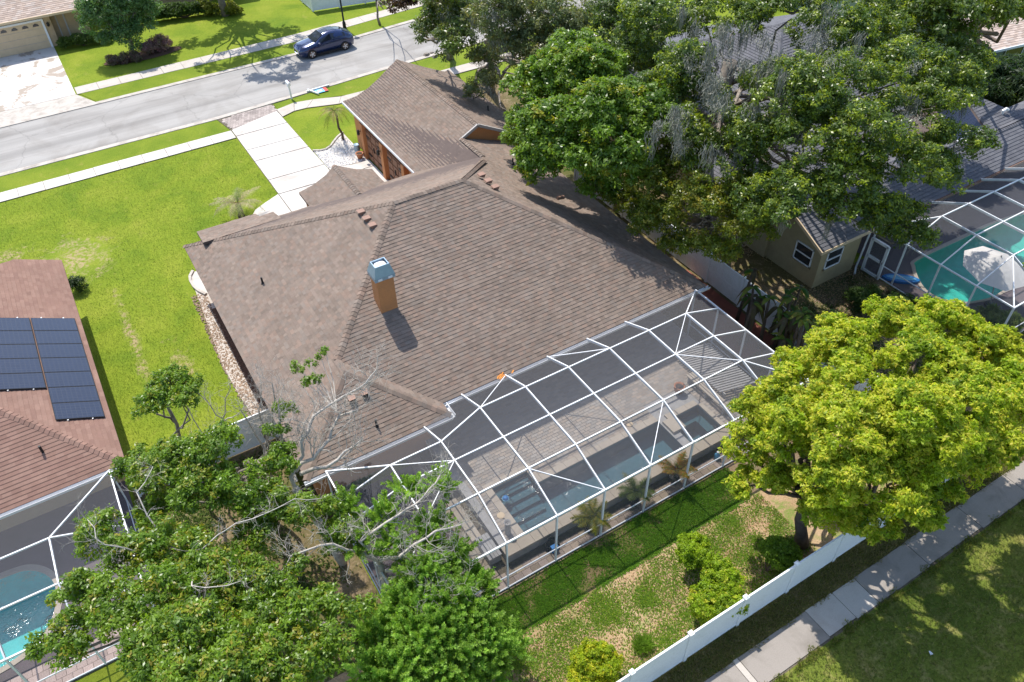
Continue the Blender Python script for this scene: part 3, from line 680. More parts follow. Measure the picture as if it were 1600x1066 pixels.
# white rock bed beside the garage
rb = [(12.93, 44.65), (14.4, 44.2), (15.55, 44.1), (15.55, 48.4), (14.95, 48.0), (14.11, 47.1), (13.6, 46.85), (12.93, 47.15)]
sheet('rock_bed', rb, 0.012, 'walk_white')
mb = MB()
for i in range(900):
    x, y = float(rng0.uniform(12.95, 15.5)), float(rng0.uniform(44.2, 48.2))
    if y > 47 + max(0, x - 14.1) * .9: continue
    r = float(rng0.uniform(.03, .075)); g = float(rng0.uniform(.5, .78)); a = float(rng0.uniform(0, 3))
    pts = [(x + r * math.cos(a + t * 1.257), y + r * math.sin(a + t * 1.257), .012) for t in range(5)]
    mb.add(pts + [(x, y, .012 + r)], [(i_, (i_ + 1) % 5, 5) for i_ in range(5)], (g, g * .97, g * .93))
mb.obj('white_rocks', M['rock_white'], None, kind='stuff')
mb = MB(); pth = [(12.9, 47.2), (13.3, 46.95), (13.7, 46.9), (14.15, 47.15), (14.6, 47.65), (15.0, 48.05), (15.55, 48.45)]
for a, b in zip(pth, pth[1:]): mb.bar((a[0], a[1], .05), (b[0], b[1], .05), .12, .1)
tag(mb.obj('bed_edging', M['kerb']), 'low curved concrete edging round the white rock bed', 'edging')
# gravel strip and mulch along the left wall
sheet('gravel_strip', [(2.05, 26.2), (3.0, 26.2), (3.0, 38.3), (2.62, 38.25), (2.3, 37.5), (2.27, 36.4), (2.1, 33.9), (1.85, 30.2), (1.92, 28.0)], 0.01, 'walk')
sheet('mulch_bed', [(2.5, 26.3), (3.05, 26.3), (3.05, 34.6), (2.55, 34.6)], 0.02, 'mulch')
mb = MB()
for i in range(1500):
    y = float(rng0.uniform(26.2, 36.2)); x = float(rng0.uniform(1.82, 2.55)) + abs(y - 30.2) * .02
    r = float(rng0.uniform(.025, .06)); g = float(rng0.uniform(.24, .55)); a = float(rng0.uniform(0, 3))
    pts = [(x + r * math.cos(a + t * 1.257), y + r * math.sin(a + t * 1.257), .01) for t in range(5)]
    mb.add(pts + [(x, y, .01 + r * .8)], [(i_, (i_ + 1) % 5, 5) for i_ in range(5)], (g * .85, g * .62, g * .44))
mb.obj('river_gravel', M['rock_white'], None, kind='stuff')
mb = MB(); pth = [(2.62, 38.3), (2.36, 37.9), (2.28, 37.5), (2.3, 36.9), (2.42, 36.4), (2.66, 35.9)]
for a, b in zip(pth, pth[1:]): mb.bar((a[0], a[1], .06), (b[0], b[1], .06), .14, .12)
tag(mb.obj('bed_edging', M['kerb']), 'curved stone edging under the left roof eave', 'edging')
sheet('white_gravel', [(2.66, 38.2), (2.42, 37.9), (2.34, 37.4), (2.4, 36.8), (2.7, 36.0), (3.0, 36.0), (3.0, 38.2)], 0.03, 'walk_white')

# ------------------------------------------------------------------ the main house
PB = [(0.189, 0.145, 0.117), (0.196, 0.151, 0.122), (0.179, 0.138, 0.11), (0.203, 0.158, 0.126), (0.184, 0.149, 0.123), (0.202, 0.147, 0.115), (0.17, 0.133, 0.107)]
E_ = 2.8
house = thing('house', 'large brown shingled house with orange stucco chimney behind the pool cage', 'house', (12.4, 28.0, 0))
V = (5.515, 23.015, 4.31); Wt = (5.515, 22.275, 4.31); RL = (10.8, 28.3, 6.95); RR = (14.3, 28.3, 6.95); K = (18.4, 33.8, 4.25)
f_rear = [(8.53, 20.0, E_), (22.4, 20.0, E_), RR, RL, V]
f_left = [(2.5, 19.26, E_), Wt, V, RL, (2.5, 36.6, E_)]
f_wing = [(2.5, 19.26, E_), (8.53, 19.26, E_), Wt]
f_wing_r = [(8.53, 19.26, E_), (8.53, 20.0, E_), V, Wt]
f_front = [RL, (2.5, 36.6, E_), (15.5, 36.6, E_), K, RR]
f_r1 = [RR, (22.4, 20.0, E_), K]; f_r2 = [(22.4, 20.0, E_), (22.4, 36.25, E_), K]; f_r3 = [(22.4, 36.25, E_), (18.4, 36.25, 4.25), K]
gz = lambda x: E_ + (x - 15.5) * .488 if x <= 19.5 else 4.752 - (x - 19.5) * .5
g3 = lambda x, y: (x, y, gz(x))
f_gl = [g3(15.5, 36.6), K, (18.4, 36.25, gz(18.4) - .02), g3(18.4, 36.26), g3(19.5, 36.26), g3(19.5, 46.92), g3(18.7, 46.8), g3(18.0, 46.6), g3(17.1, 46.5), g3(16.3, 46.65), g3(15.5, 47.25)]
f_gl = [g3(15.5, 36.6), (18.3, 33.8, 4.2), g3(18.4, 36.26), g3(19.5, 36.26), g3(19.5, 46.92), g3(18.7, 46.8), g3(18.0, 46.6), g3(17.1, 46.5), g3(16.3, 46.65), g3(15.5, 47.25)]
f_gr = [g3(19.5, 36.26), g3(23.7, 36.26), g3(23.7, 48.0), g3(23.0, 47.15), g3(21.5, 46.9), g3(19.5, 46.92)]
pz = lambda x: E_ + (2.2 - abs(x - 11.4)) * .477
p3_ = lambda x, y: (x, y, pz(x))
f_pl = [p3_(9.2, 36.0), p3_(11.4, 34.0), p3_(11.4, 38.1), p3_(10.8, 37.85), p3_(10.0, 37.9), p3_(9.2, 38.2)]
f_pr = [p3_(11.4, 34.0), p3_(13.6, 36.0), p3_(13.6, 38.32), p3_(12.6, 37.95), p3_(11.4, 38.1)]
f_bay = [(3.4, 37.52, 2.78), (6.5, 37.52, 2.78), (6.56, 36.8, 2.98), (7.3, 36.8, 2.98), (7.3, 35.2, 3.52), (3.3, 35.2, 3.52)]
faces = [f_rear, f_left, f_wing, f_wing_r, f_front, f_r1, f_r2, f_r3, f_gl, f_gr, f_pl, f_pr, f_bay]
caps = [(V, RL), (RL, RR), (RR, (22.4, 20.0, E_)), (RR, (17.87, 32.66, 4.74)), (RL, (2.5, 36.6, E_)), (Wt, (8.53, 19.26, E_)), (Wt, (2.5, 19.26, E_)), (V, Wt),
        (g3(19.5, 36.26), g3(19.5, 46.92)), ((18.4, 33.8, 4.27), (18.4, 36.2, 4.27)), (p3_(11.4, 34.6), p3_(11.4, 38.1))]
roof_part(house, faces, PB, caps, np.random.default_rng(11))
mb = MB()
mb.box(2.95, 22.0, 0, 21.9, 36.1, 2.72); mb.box(2.95, 20.5, 0, 8.1, 22.5, 2.72); mb.box(15.75, 36.1, 0, 23.2, 46.2, 2.68)
mb.box(3.8, 36.0, 0, 6.2, 37.1, 2.6)
mb.add([(18.5, 36.3, 3.6), (22.0, 36.3, 2.75), (23.6, 36.3, 2.62), (23.55, 36.3, 2.72), (19.5, 36.3, 4.62), (18.35, 36.3, 4.12)], [(0, 1, 2, 3, 4, 5)])
mb.add([(15.75, 46.2, 2.6), (19.5, 46.2, 4.5), (23.2, 46.2, 2.6)], [(0, 1, 2)])
mb.add([(9.4, 37.6, 2.7), (11.4, 37.6, 3.65), (13.4, 37.6, 2.7)], [(0, 2, 1)])
for x in (9.5, 13.3): mb.box(x - .18, 37.3, 0, x + .18, 37.66, 2.75)
wall = mb.obj('wall', M['stucco_orange'], house)
# grey rake trim of the garage gable, white drip edge, gutters
mb = MB(); mb.bar((18.3, 36.22, 4.14), (19.5, 36.22, 4.75), .1, .16); mb.bar((19.5, 36.22, 4.75), (23.75, 36.22, 2.6), .1, .16)
mb.obj('rake_trim', M['grey_trim'], house)
mb = MB(); mb.bar((15.47, 36.6, 2.72), (15.47, 47.28, 2.72), .06, .14); mb.obj('drip_edge', M['white'], house)
def gutter(p, q, name='gutter', parent=house):
    mb = MB(); p, q = Vector(p), Vector(q); d = (q - p).normalized(); s = d.cross(Vector((0, 0, 1)))
    sec = [(.0, .0), (.15, .0), (.15, .02), (.13, .02), (.13, -.07), (.02, -.07), (.02, .0)]
    sec = [(0, .01), (0, -.12), (.14, -.12), (.17, .02), (.145, .02), (.12, -.09), (.02, -.09), (.02, .01)]
    n = len(sec); v = [p + s * a + Vector((0, 0, b)) for a, b in sec] + [q + s * a + Vector((0, 0, b)) for a, b in sec]
    mb.add(v, [(i, (i + 1) % n, n + (i + 1) % n, n + i) for i in range(n)] + [tuple(range(n - 1, -1, -1)), tuple(range(n, 2 * n))])
    return mb.obj(name, M['white'], parent)
gutter((8.5, 20.0, 2.76), (22.55, 20.0, 2.76)); gutter((2.4, 19.26, 2.76), (8.55, 19.26, 2.76))
gutter((8.53, 19.2, 2.76), (8.53, 20.0, 2.76))
# garage doors, timber posts, hardware
for y0, y1 in ((41.75, 44.15), (38.6, 40.95)):
    mb = MB(); mb.box(15.66, y0, 0.03, 15.72, y1, 2.15)
    for k in range(4):
        for j in range(3):
            yy = y0 + .1 + j * (y1 - y0 - .1) / 3; mb.box(15.62, yy, .12 + k * .51, 15.66, yy + (y1 - y0 - .4) / 3, .52 + k * .51)
    d = mb.obj('garage_door', M['brown_door'], house)
    for yy in (y0 + .12, y1 - .12):
        for zz in (.5, 1.75): MB().bar((15.6, yy, zz), (15.6, yy + (.5 if yy < (y0 + y1) / 2 else -.5), zz), .03, .09).obj('strap_hinge', M['black'], d)
    MB().bar((15.58, (y0 + y1) / 2, 1.0), (15.58, (y0 + y1) / 2, 1.35), .05, .05).obj('handle', M['black'], d)
for y in (44.4, 41.35, 38.3):
    mb = MB(); mb.box(15.45, y - .2, 0, 15.75, y + .2, 2.45); mb.obj('pillar', M['stucco_orange'], house)
for y in (44.5, 41.45):
    mb = MB(); mb.bar((15.44, y, 1.9), (15.3, y, 1.95), .04); mb.lathe(15.28, y, [(.03, 2.05), (.09, 2.0), (.1, 1.75), (.05, 1.68)], 8); mb.obj('wall_lantern', M['black'], house)
# chimney
mb = MB(); mb.box(8.0, 24.05, 3.9, 8.74, 24.68, 6.6)
ch = mb.obj('chimney', M['stucco_orange'], house)
mb = MB()
a = [(7.93, 23.98), (8.81, 23.98), (8.81, 24.75), (7.93, 24.75)]; b = [(8.06, 24.12), (8.68, 24.12), (8.68, 24.62), (8.06, 24.62)]; c = [(8.1, 24.16), (8.64, 24.16), (8.64, 24.58), (8.1, 24.58)]
lv = [[(x, y, 6.5) for x, y in a], [(x, y, 6.66) for x, y in a], [(x, y, 7.12) for x, y in b], [(x, y, 7.12) for x, y in c], [(x, y, 6.72) for x, y in c]]
vs = [p for l in lv for p in l]
mb.add(vs, [(k * 4 + i, k * 4 + (i + 1) % 4, k * 4 + 4 + (i + 1) % 4, k * 4 + 4 + i) for k in range(4) for i in range(4)])
mb.obj('chimney_cap', M['flash_blue'], ch)
MB().box(8.1, 24.16, 6.66, 8.64, 24.58, 6.72).obj('cap_floor', M['black'], ch)
MB().lathe(8.37, 24.37, [(.2, 6.72), (.2, 6.98), (.24, 6.98), (.24, 7.03), (.05, 7.07)], 18).obj('flue_lid', M['white'], ch)
for x in (8.06, 8.5): MB().box(x, 23.965, 6.52, x + .18, 23.98, 6.62).obj('cap_tab', M['white'], ch)
# roof vents: low boxes with a sloping hood, and pipes
def box_vent(x, y, z, dx, dy, pitch):
    """hood opens down the slope (dx,dy)"""
    mb = MB(); s = .145
    t = Vector((dx, dy, -pitch)).normalized(); side = Vector((-dy, dx, 0)); up = side.cross(t) * (-1)
    if up.z < 0: up = -up
    o = Vector((x, y, z))
    P = lambda a, b, c: tuple(o + t * a + side * b + up * c)
    mb.add([P(-s, -s, 0), P(s, -s, 0), P(s, s, 0), P(-s, s, 0), P(-s, -s, .05), P(s, -s, .2), P(s, s, .2), P(-s, s, .05)],
           [(4, 5, 6, 7), (0, 1, 5, 4), (2, 3, 7, 6), (3, 0, 4, 7)])
    v = mb.obj('roof_vent', M['bronze'], house)
    mb = MB(); mb.add([P(s - .02, -s + .02, 0), P(s - .02, s - .02, 0), P(s - .02, s - .02, .19), P(s - .02, -s + .02, .19)], [(0, 1, 2, 3)])
    mb.obj('vent_opening', M['black'], v)
for y in (29.18, 28.56, 27.93): box_vent(9.6, y, E_ + .5 * 7.1 + .02, -1, 0, .5)
for y in (29.2, 28.55, 27.9): box_vent(15.73, y, 6.22, 1, 0, .519)
for x in (5.29, 5.84): box_vent(x, 21.25, E_ + .5 * 1.99 + .02, 0, -1, .5)
def pipe(x, y, z, h, r=.045, mat='black'):
    MB().lathe(x, y, [(r * 2.2, z - .06), (r * 1.6, z + .05), (r, z + .06), (r, z + h)], 8).obj('vent_pipe', M[mat], house)
pipe(19.35, 32.2, 4.3, .32); pipe(22.2, 39.8, 3.4, .34); pipe(22.5, 37.8, 3.25, .6, .05, 'bronze'); pipe(4.68, 29.97, 3.88, .36); pipe(5.7, 19.98, 3.14, .4)
MB().tube([(19.45, 28.07, 4.3), (19.85, 28.07, 4.22)], .1, 8).obj('vent_pipe', M['bronze'], house)
# rear glazing under the deep eave
mb = MB()
for x0, x1 in ((9.6, 13.0), (14.2, 17.4), (18.2, 20.8)):
    fr_ = MB()
    for x in (x0, (x0 + x1) / 2, x1): fr_.box(x - .05, 21.9, .5, x + .05, 21.94, 2.6)
    fr_.box(x0, 21.9, 2.55, x1, 21.94, 2.63)
    d = fr_.obj('patio_door', M['white'], house)
    for a_, b_ in ((x0 + .06, (x0 + x1) / 2 - .06), ((x0 + x1) / 2 + .06, x1 - .06)): MB().box(a_, 21.945, .52, b_, 21.97, 2.55).obj('pane', M['darkglass'], d)
# ------------------------------------------------------------------ pool deck and pool of the main house
deck = thing('pool_deck', 'raised paver deck round the dark pool inside the large screen cage', 'deck', (14, 17, 0))
ZD = 0.5
DR = [(7.8, 14.3, 8.87, 21.9), (8.87, 16.83, 21.4, 21.98), (10.5, 16.1, 16.7, 16.83), (16.7, 14.3, 17.1, 16.83), (17.1, 15.9, 18.75, 16.83), (18.75, 14.3, 21.4, 16.83), (7.8, 13.9, 21.4, 14.3)]
mb = MB()
for a in DR: mb.box(a[0] + .002, a[1] + .002, 0.0, a[2] - .002, a[3] - .002, ZD - .03)
mb.obj('deck_base', M['composite'], deck)
mb = MB(); rg = np.random.default_rng(3)
def deck_pavers(mb, x0, y0, x1, y1, z, lx=.3, ly=.15, base=(0.33, 0.285, 0.24), var=.16):
    j = 0; y = y0
    while y < y1 - .02:
        x = x0 - (lx / 2 if j % 2 else 0) - lx * .2
        yb = min(y + ly, y1)
        while x < x1 - .02:
            a, b = max(x, x0), min(x + lx, x1)
            if b - a > .03:
                f = float(rg.uniform(1 - var, 1 + var)); t = float(rg.uniform(-.05, .05))
                dz = float(rg.uniform(-.003, .003))
                mb.add([(a + .008, y + .008, z + dz), (b - .008, y + .008, z + dz), (b - .008, yb - .008, z + dz), (a + .008, yb - .008, z + dz)], [(0, 1, 2, 3)], (base[0] * f * (1 + t), base[1] * f, base[2] * f * (1 - t)))
            x += lx
        y += ly; j += 1
for a in ((8.12, 14.3, 8.55, 21.9), (8.55, 17.13, 21.4, 21.95), (10.8, 16.42, 16.7, 17.13), (18.95, 14.3, 21.4, 17.13)):
    deck_pavers(mb, a[0], a[1], a[2], a[3], ZD)
mb.obj('paver', M['brick_paver'], deck, kind='stuff')
def coping_run(x0, y0, x1, y1, z0, z1, step=.6, parent=deck, along='x', mat='coping'):
    n = max(1, round((x1 - x0 if along == 'x' else y1 - y0) / step))
    for i in range(n):
        if along == 'x': a, b, c, d = x0 + (x1 - x0) * i / n, y0, x0 + (x1 - x0) * (i + 1) / n, y1
        else: a, b, c, d = x0, y0 + (y1 - y0) * i / n, x1, y0 + (y1 - y0) * (i + 1) / n
        MB().box(a + .004, b + .004, z0, c - .004, d - .004, z1 + float(rg.uniform(-.003, .003))).obj('coping_stone', M[mat], parent)
coping_run(7.78, 13.86, 21.4, 14.3, ZD - .05, ZD + .03, .62)
coping_run(8.57, 14.3, 8.87, 16.83, ZD - .03, ZD + .025, .6, along='y')
coping_run(8.57, 16.83, 10.8, 17.13, ZD - .03, ZD + .025)
coping_run(10.5, 16.1, 10.8, 16.83, ZD - .03, ZD + .025, .6, along='y')
coping_run(10.8, 16.1, 16.7, 16.42, ZD - .03, ZD + .025)
coping_run(17.1, 15.9, 18.75, 16.2, ZD - .03, ZD + .06); coping_run(18.75, 14.3, 18.95, 15.9, ZD - .03, ZD + .06, .6, along='y')
MB().box(16.78, 15.2, ZD - .03, 17.45, 15.93, ZD + .1).obj('spillway_slab', M['coping'], deck)
# lower walkway pavers in front of the raised wall, one by one, and the dark patio on the left
mb = MB().box(3.3, 13.0, -.03, 21.6, 13.9, 0.005); walk = mb.obj('walkway_base', M['gap'], deck)
for j in range(2):
    for i in range(44):
        x = 5.9 + i * .36 + (j % 2) * .18; f = float(rg.uniform(.75, 1.2))
        if x > 21.3: continue
        m_ = MB(); y = 13.05 + j * .29
        m_.box(x + .006, y + .006, 0, x + .354, y + .284, .03 + float(rg.uniform(-.004, .004)), (0.3 * f, 0.24 * f, 0.19 * f * float(rg.uniform(.9, 1.1))))
        m_.obj('paver', M['brick_paver'], walk)
sheet('dark_patio', rect(3.3, 13.95, 6.75, 20.0), 0.012, 'purple_floor')
lo = structure('lower_patio', MB().box(6.75, 13.9, -.03, 7.8, 20.5, .01), M['gap'])
mb = MB(); deck_pavers(mb, 6.78, 13.65, 7.3, 20.5, .03, .36, .3, (0.32, 0.27, 0.21)); deck_pavers(mb, 5.9, 13.64, 6.78, 14.6, .03, .36, .3, (0.3, 0.25, 0.2)); mb.obj('paver', M['brick_paver'], lo, kind='stuff')
st = thing('patio_step', 'long pale paver step beside the raised pool deck', 'step', (7.3, 16.3, 0))
mb = MB().box(7.1, 15.3, 0, 7.52, 17.4, .2); mb.obj('riser', M['coping'], st)
for i in range(4): MB().box(7.1 + .004, 15.3 + i * .525 + .004, .2, 7.52 - .004, 15.3 + (i + 1) * .525 - .004, .235).obj('tread_stone', M['coping'], st)
bx = thing('storage_box', 'low grey slatted deck box beside the deck wall corner', 'deck box', (7.45, 14.7, 0))
MB().box(7.2, 14.15, .03, 7.7, 15.2, .42).obj('box_body', M['composite'], bx)
for i in range(4): MB().box(7.18 + i * .135, 14.12, .42, 7.18 + i * .135 + .125, 15.22, .46).obj('lid_board', M['composite'], bx)
# the pool shell: steps, bench, walls; the water
pool = thing('swimming_pool', 'long dark rectangular swimming pool with underwater steps', 'pool', (12.8, 15.3, 0))
def shell(mb, x0, y0, x1, y1, zb, zt):
    mb.add([(x0, y0, zb), (x1, y0, zb), (x1, y1, zb), (x0, y1, zb), (x0, y0, zt), (x1, y0, zt), (x1, y1, zt), (x0, y1, zt)], [(0, 1, 2, 3), (0, 4, 5, 1), (1, 5, 6, 2), (2, 6, 7, 3), (3, 7, 4, 0)])
mb = MB(); shell(mb, 8.87, 14.3, 16.7, 16.1, -.3, ZD - .02); shell(mb, 8.87, 16.1, 10.5, 16.83, -.3, ZD - .02)
mb.f = [f for k, f in enumerate(mb.f) if k not in (3, 6)]; mb.c = mb.c[:len(mb.f)]
mb.add([(10.5, 16.1, -.3), (16.7, 16.1, -.3), (16.7, 16.1, ZD - .02), (10.5, 16.1, ZD - .02)], [(0, 1, 2, 3)])
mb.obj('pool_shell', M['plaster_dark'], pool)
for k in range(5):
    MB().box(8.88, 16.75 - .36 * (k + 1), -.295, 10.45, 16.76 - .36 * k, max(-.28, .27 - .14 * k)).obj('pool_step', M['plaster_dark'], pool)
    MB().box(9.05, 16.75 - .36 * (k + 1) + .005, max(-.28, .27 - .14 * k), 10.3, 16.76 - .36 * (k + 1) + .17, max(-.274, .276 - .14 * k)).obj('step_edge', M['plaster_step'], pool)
MB().box(10.46, 14.31, -.295, 16.69, 14.7, .0).obj('pool_bench', M['plaster_step'], pool)
MB().add([(8.87, 14.3, .4), (16.7, 14.3, .4), (16.7, 16.1, .4), (10.5, 16.1, .4), (10.5, 16.83, .4), (8.87, 16.83, .4)], [(0, 1, 2, 3, 4, 5)]).obj('water_surface', M['water_dark'], pool)
spa = thing('spa', 'small square spa with pale bench beside the dark pool', 'spa', (17.9, 15.1, 0))
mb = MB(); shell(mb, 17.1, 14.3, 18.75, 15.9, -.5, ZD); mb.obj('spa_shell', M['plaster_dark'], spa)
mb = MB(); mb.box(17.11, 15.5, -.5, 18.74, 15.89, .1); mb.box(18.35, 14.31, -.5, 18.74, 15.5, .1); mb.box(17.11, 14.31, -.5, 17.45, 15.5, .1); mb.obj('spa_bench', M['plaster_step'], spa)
MB().lathe(17.85, 14.85, [(.15, -.49), (.15, -.46), (.05, -.45)], 14).obj('drain_cover', M['white'], spa)
MB().sheet(rect(17.1, 14.3, 18.75, 15.9), .42).obj('water_surface', M['water_dark'], spa)
# things on the deck
t = thing('pool_ball', 'small blue pool float in the step corner of the dark pool', 'float', (9.12, 16.2, .42))
MB().lathe(9.12, 16.2, [(.02, .34), (.1, .37), (.13, .43), (.1, .5), (.03, .53)], 14).obj('float_body', M['blue'], t, True)
MB().lathe(9.12, 16.2, [(.14, .4), (.15, .42), (.14, .44)], 14).obj('float_ring', M['bluelight'], t, True)
for x, y, lb in ((8.52, 15.55, 'round cream skimmer lid on pavers left of the pool'), (15.55, 16.62, 'round cream skimmer lid on pavers behind the pool')):
    t = thing('skimmer_lid', lb, 'lid', (x, y, ZD))
    MB().lathe(x, y, [(.15, ZD), (.15, ZD + .03), (.12, ZD + .035)], 18).obj('lid_rim', M['cream_door'], t)
    MB().lathe(x, y, [(.115, ZD + .03), (.11, ZD + .042), (.02, ZD + .044)], 18).obj('lid_plate', M['cream_door'], t)
t = thing('deck_urn', 'slender dark grey planter tube at the front deck corner', 'planter', (8.35, 14.75, ZD))
MB().lathe(8.35, 14.75, [(.13, ZD), (.11, ZD + .05), (.11, ZD + .62), (.14, ZD + .7), (.12, ZD + .7), (.09, ZD + .6)], 16).obj('urn_body', M['composite'], t, True)
MB().lathe(8.35, 14.75, [(.09, ZD + .58), (.02, ZD + .6)], 12).obj('soil', M['soil'], t)
t = thing('hose_reel', 'blue coiled hose on the walkway below the deck wall', 'hose', (9.6, 13.5, 0.03))
mb = MB()
for k in range(4):
    mb.tube([(9.6 + (.3 - k * .02) * math.cos(a), 13.6 + (.18 - k * .01) * math.sin(a), .06 + k * .06 + .25 * max(0, math.sin(a))) for a in np.linspace(0, 2 * math.pi, 20)], .025, 6)
mb.obj('hose_coil', M['rubber'], t)
MB().box(9.45, 13.36, .03, 9.72, 13.52, .32).obj('hose_box', M['blue'], t)
t = thing('water_jug', 'small light blue jug on the walkway near the big tree', 'jug', (17.75, 13.5, .03))
MB().lathe(17.75, 13.5, [(.11, .03), (.12, .25), (.05, .36), (.05, .4)], 12).obj('jug_body', M['bluelight'], t, True)
MB().lathe(17.75, 13.5, [(.055, .4), (.055, .44), (.02, .45)], 10).obj('jug_cap', M['white'], t)
# slatted bench along the right end of the deck
t = thing('slatted_platform', 'grey slatted platform at the right end of the pool deck', 'platform', (20.6, 17.0, ZD))
for i in range(22):
    y = 15.55 + i * .14
    MB().bar((19.75, y + .2, ZD + .42), (21.5, y - .2, ZD + .42), .085, .03).obj('slat', M['composite'], t)
mb = MB()
for x in (19.9, 20.6, 21.35): mb.bar((x, 15.5, ZD + .36), (x, 18.6, ZD + .36), .06, .08); [mb.box(x - .04, y - .04, ZD, x + .04, y + .04, ZD + .33) for y in (15.6, 18.4)]
mb.obj('frame', M['grey_trim'], t)
t = thing('deck_bench', 'long pale bench rail beside the slatted platform', 'bench', (19.4, 16.0, ZD))
for x in (19.22, 19.36, 19.5): MB().box(x, 14.7, ZD + .38, x + .11, 17.3, ZD + .42).obj('bench_board', M['coping'], t)
mb = MB()
for y in (14.9, 16.0, 17.1): mb.box(19.24, y, ZD, 19.6, y + .08, ZD + .38)
mb.obj('bench_leg', M['grey_trim'], t)
t = thing('planter_pot', 'terracotta pot standing behind the spa', 'pot', (18.55, 16.95, ZD))
MB().lathe(18.55, 16.95, [(.14, ZD), (.24, ZD + .2), (.22, ZD + .36), (.26, ZD + .4), (.2, ZD + .4), (.18, ZD + .33)], 16).obj('pot_body', M['terracotta'], t, True)
MB().lathe(18.55, 16.95, [(.19, ZD + .34), (.02, ZD + .36)], 12).obj('soil', M['soil'], t)

# ------------------------------------------------------------------ screen cages
def cage(name, label, loc, beams, x_lo, x_hi, rows, zt, front, zw, eave, rail=.8, row0_shift=None, braces=(), side_lo=True, side_hi=True, smat='screen', w=.046, wall_bays=True):
    """beams: x of the cross beams; rows: y of the purlins on the flat top; ends slope down to walls at x_lo / x_hi"""
    c = thing(name, label, 'screen cage', loc)
    y0f = (lambda i: rows[0] + (row0_shift or {}).get(i, 0.0))
    ef = eave if callable(eave) else (lambda x: eave)
    B = lambda nm, p, q, ww=w, hh=None: MB().bar(p, q, ww, hh or ww * 1.5).obj(nm, M['white'], c)
    def S(*pts):
        return MB().add(list(pts), [tuple(range(len(pts)))]).obj('screen_panel', M[smat], c)
    n = len(beams); R = len(rows)
    nd = {}
    for i, x in enumerate(beams):
        e = ef(x); nd[i, -1] = (x, e[0], e[1])
        for r in range(R): nd[i, r] = (x, y0f(i) if r == 0 else rows[r], zt)
        nd[i, R] = (x, front, zw)
        first = 0 if (i == 0 and side_lo) or (i == n - 1 and side_hi) else -1
        if first == -1: B('beam', nd[i, -1], nd[i, 0], w, w * 2.6)
        for r in range(0, R - 1): B('beam', nd[i, r], nd[i, r + 1], w, w * 2.6)
        B('beam', nd[i, R - 1], nd[i, R], w, w * 2.6)
        B('post', (x, front, 0.03), (x, front, zw), w * 1.15)
    for i in range(n - 1):
        for r in range(R): B('purlin', nd[i, r], nd[i + 1, r])
        B('top_rail', nd[i, R], nd[i + 1, R], w * 1.2); B('chair_rail', (beams[i], front, rail), (beams[i + 1], front, rail), w * .7)
        B('bottom_rail', (beams[i], front, .05), (beams[i + 1], front, .05), w * .8)
        for r in range(-1, R): S(nd[i, r], nd[i, r + 1], nd[i + 1, r + 1], nd[i + 1, r])
        S((beams[i], front, .05), (beams[i], front, rail), (beams[i + 1], front, rail), (beams[i + 1], front, .05))
        S((beams[i], front, rail), (beams[i], front, zw), (beams[i + 1], front, zw), (beams[i + 1], front, rail))
    for side, i, xe in ((side_lo, 0, x_lo), (side_hi, n - 1, x_hi)):
        if not side: continue
        e = ef(xe); top = [(xe, e[0], zw)] + [(xe, rows[r] if r else y0f(i), zw) for r in range(R)] + [(xe, front, zw)]
        B('beam', top[0], nd[i, 0])
        for r in range(R): B('beam', nd[i, r], top[r + 1])
        B('beam', nd[i, R - 1], top[-1])
        for k in range(len(top) - 1): B('top_rail', top[k], top[k + 1], w * 1.1)
        for k, p in enumerate(top):
            B('post', (p[0], p[1], .03), p, w * 1.15)
        for k in range(len(top) - 1):
            B('chair_rail', (xe, top[k][1], rail), (xe, top[k + 1][1], rail), w * .7); B('bottom_rail', (xe, top[k][1], .05), (xe, top[k + 1][1], .05), w * .8)
            S((xe, top[k][1], rail), (xe, top[k + 1][1], rail), top[k + 1], top[k]); S((xe, top[k][1], .05), (xe, top[k + 1][1], .05), (xe, top[k + 1][1], rail), (xe, top[k][1], rail))
        S(nd[i, -1], nd[i, 0], top[0])
        S(nd[i, 0], top[1], top[0])
        for r in range(R - 1): S(nd[i, r], nd[i, r + 1], top[r + 2], top[r + 1])
        S(nd[i, R - 1], nd[i, R], top[-1]); S(nd[i, R - 1], top[-1], top[-2])
        B('top_rail', nd[i, R], top[-1], w * 1.2)
        fx = (beams[i], xe); B('chair_rail', (fx[0], front, rail), (fx[1], front, rail), w * .7); B('bottom_rail', (fx[0], front, .05), (fx[1], front, .05), w * .8)
        S((fx[0], front, .05), (fx[0], front, zw), (fx[1], front, zw), (fx[1], front, .05))
    for (i, r, j, s) in braces: B('brace', nd[i, r], nd[j, s], w * .6)
    return c, nd
bx_ = [5.25, 7.315, 9.38, 11.445, 13.51, 15.575, 17.64, 19.705]
cage('pool_cage', 'large white framed screen cage over the dark pool behind the brown house', (12.5, 16, 0), bx_, 3.26, 21.72, [18.4, 16.66, 14.93], 3.5, 13.05, 2.88,
     lambda x: (19.2, 2.83) if x < 8.5 else (19.95, 2.83), row0_shift={0: -.7, 1: -.7},
     braces=((1, 1, 0, 0), (1, 1, 0, 2), (3, -1, 2, 0), (4, -1, 5, 0), (7, 0, 6, 1), (6, 1, 7, 2), (5, 2, 4, 3), (2, 2, 3, 3)))
cage('pool_cage', 'white framed screen cage over the turquoise pool beside the solar roof', (-7, 20, 0), [-11.9, -9.85, -7.8, -5.75], -14, -3.6, [21.02, 19.04], 3.5, 17.87, 2.6, (23.85, 2.62),
     side_lo=False, braces=((3, 0, 3, 0),), smat='screen_white')
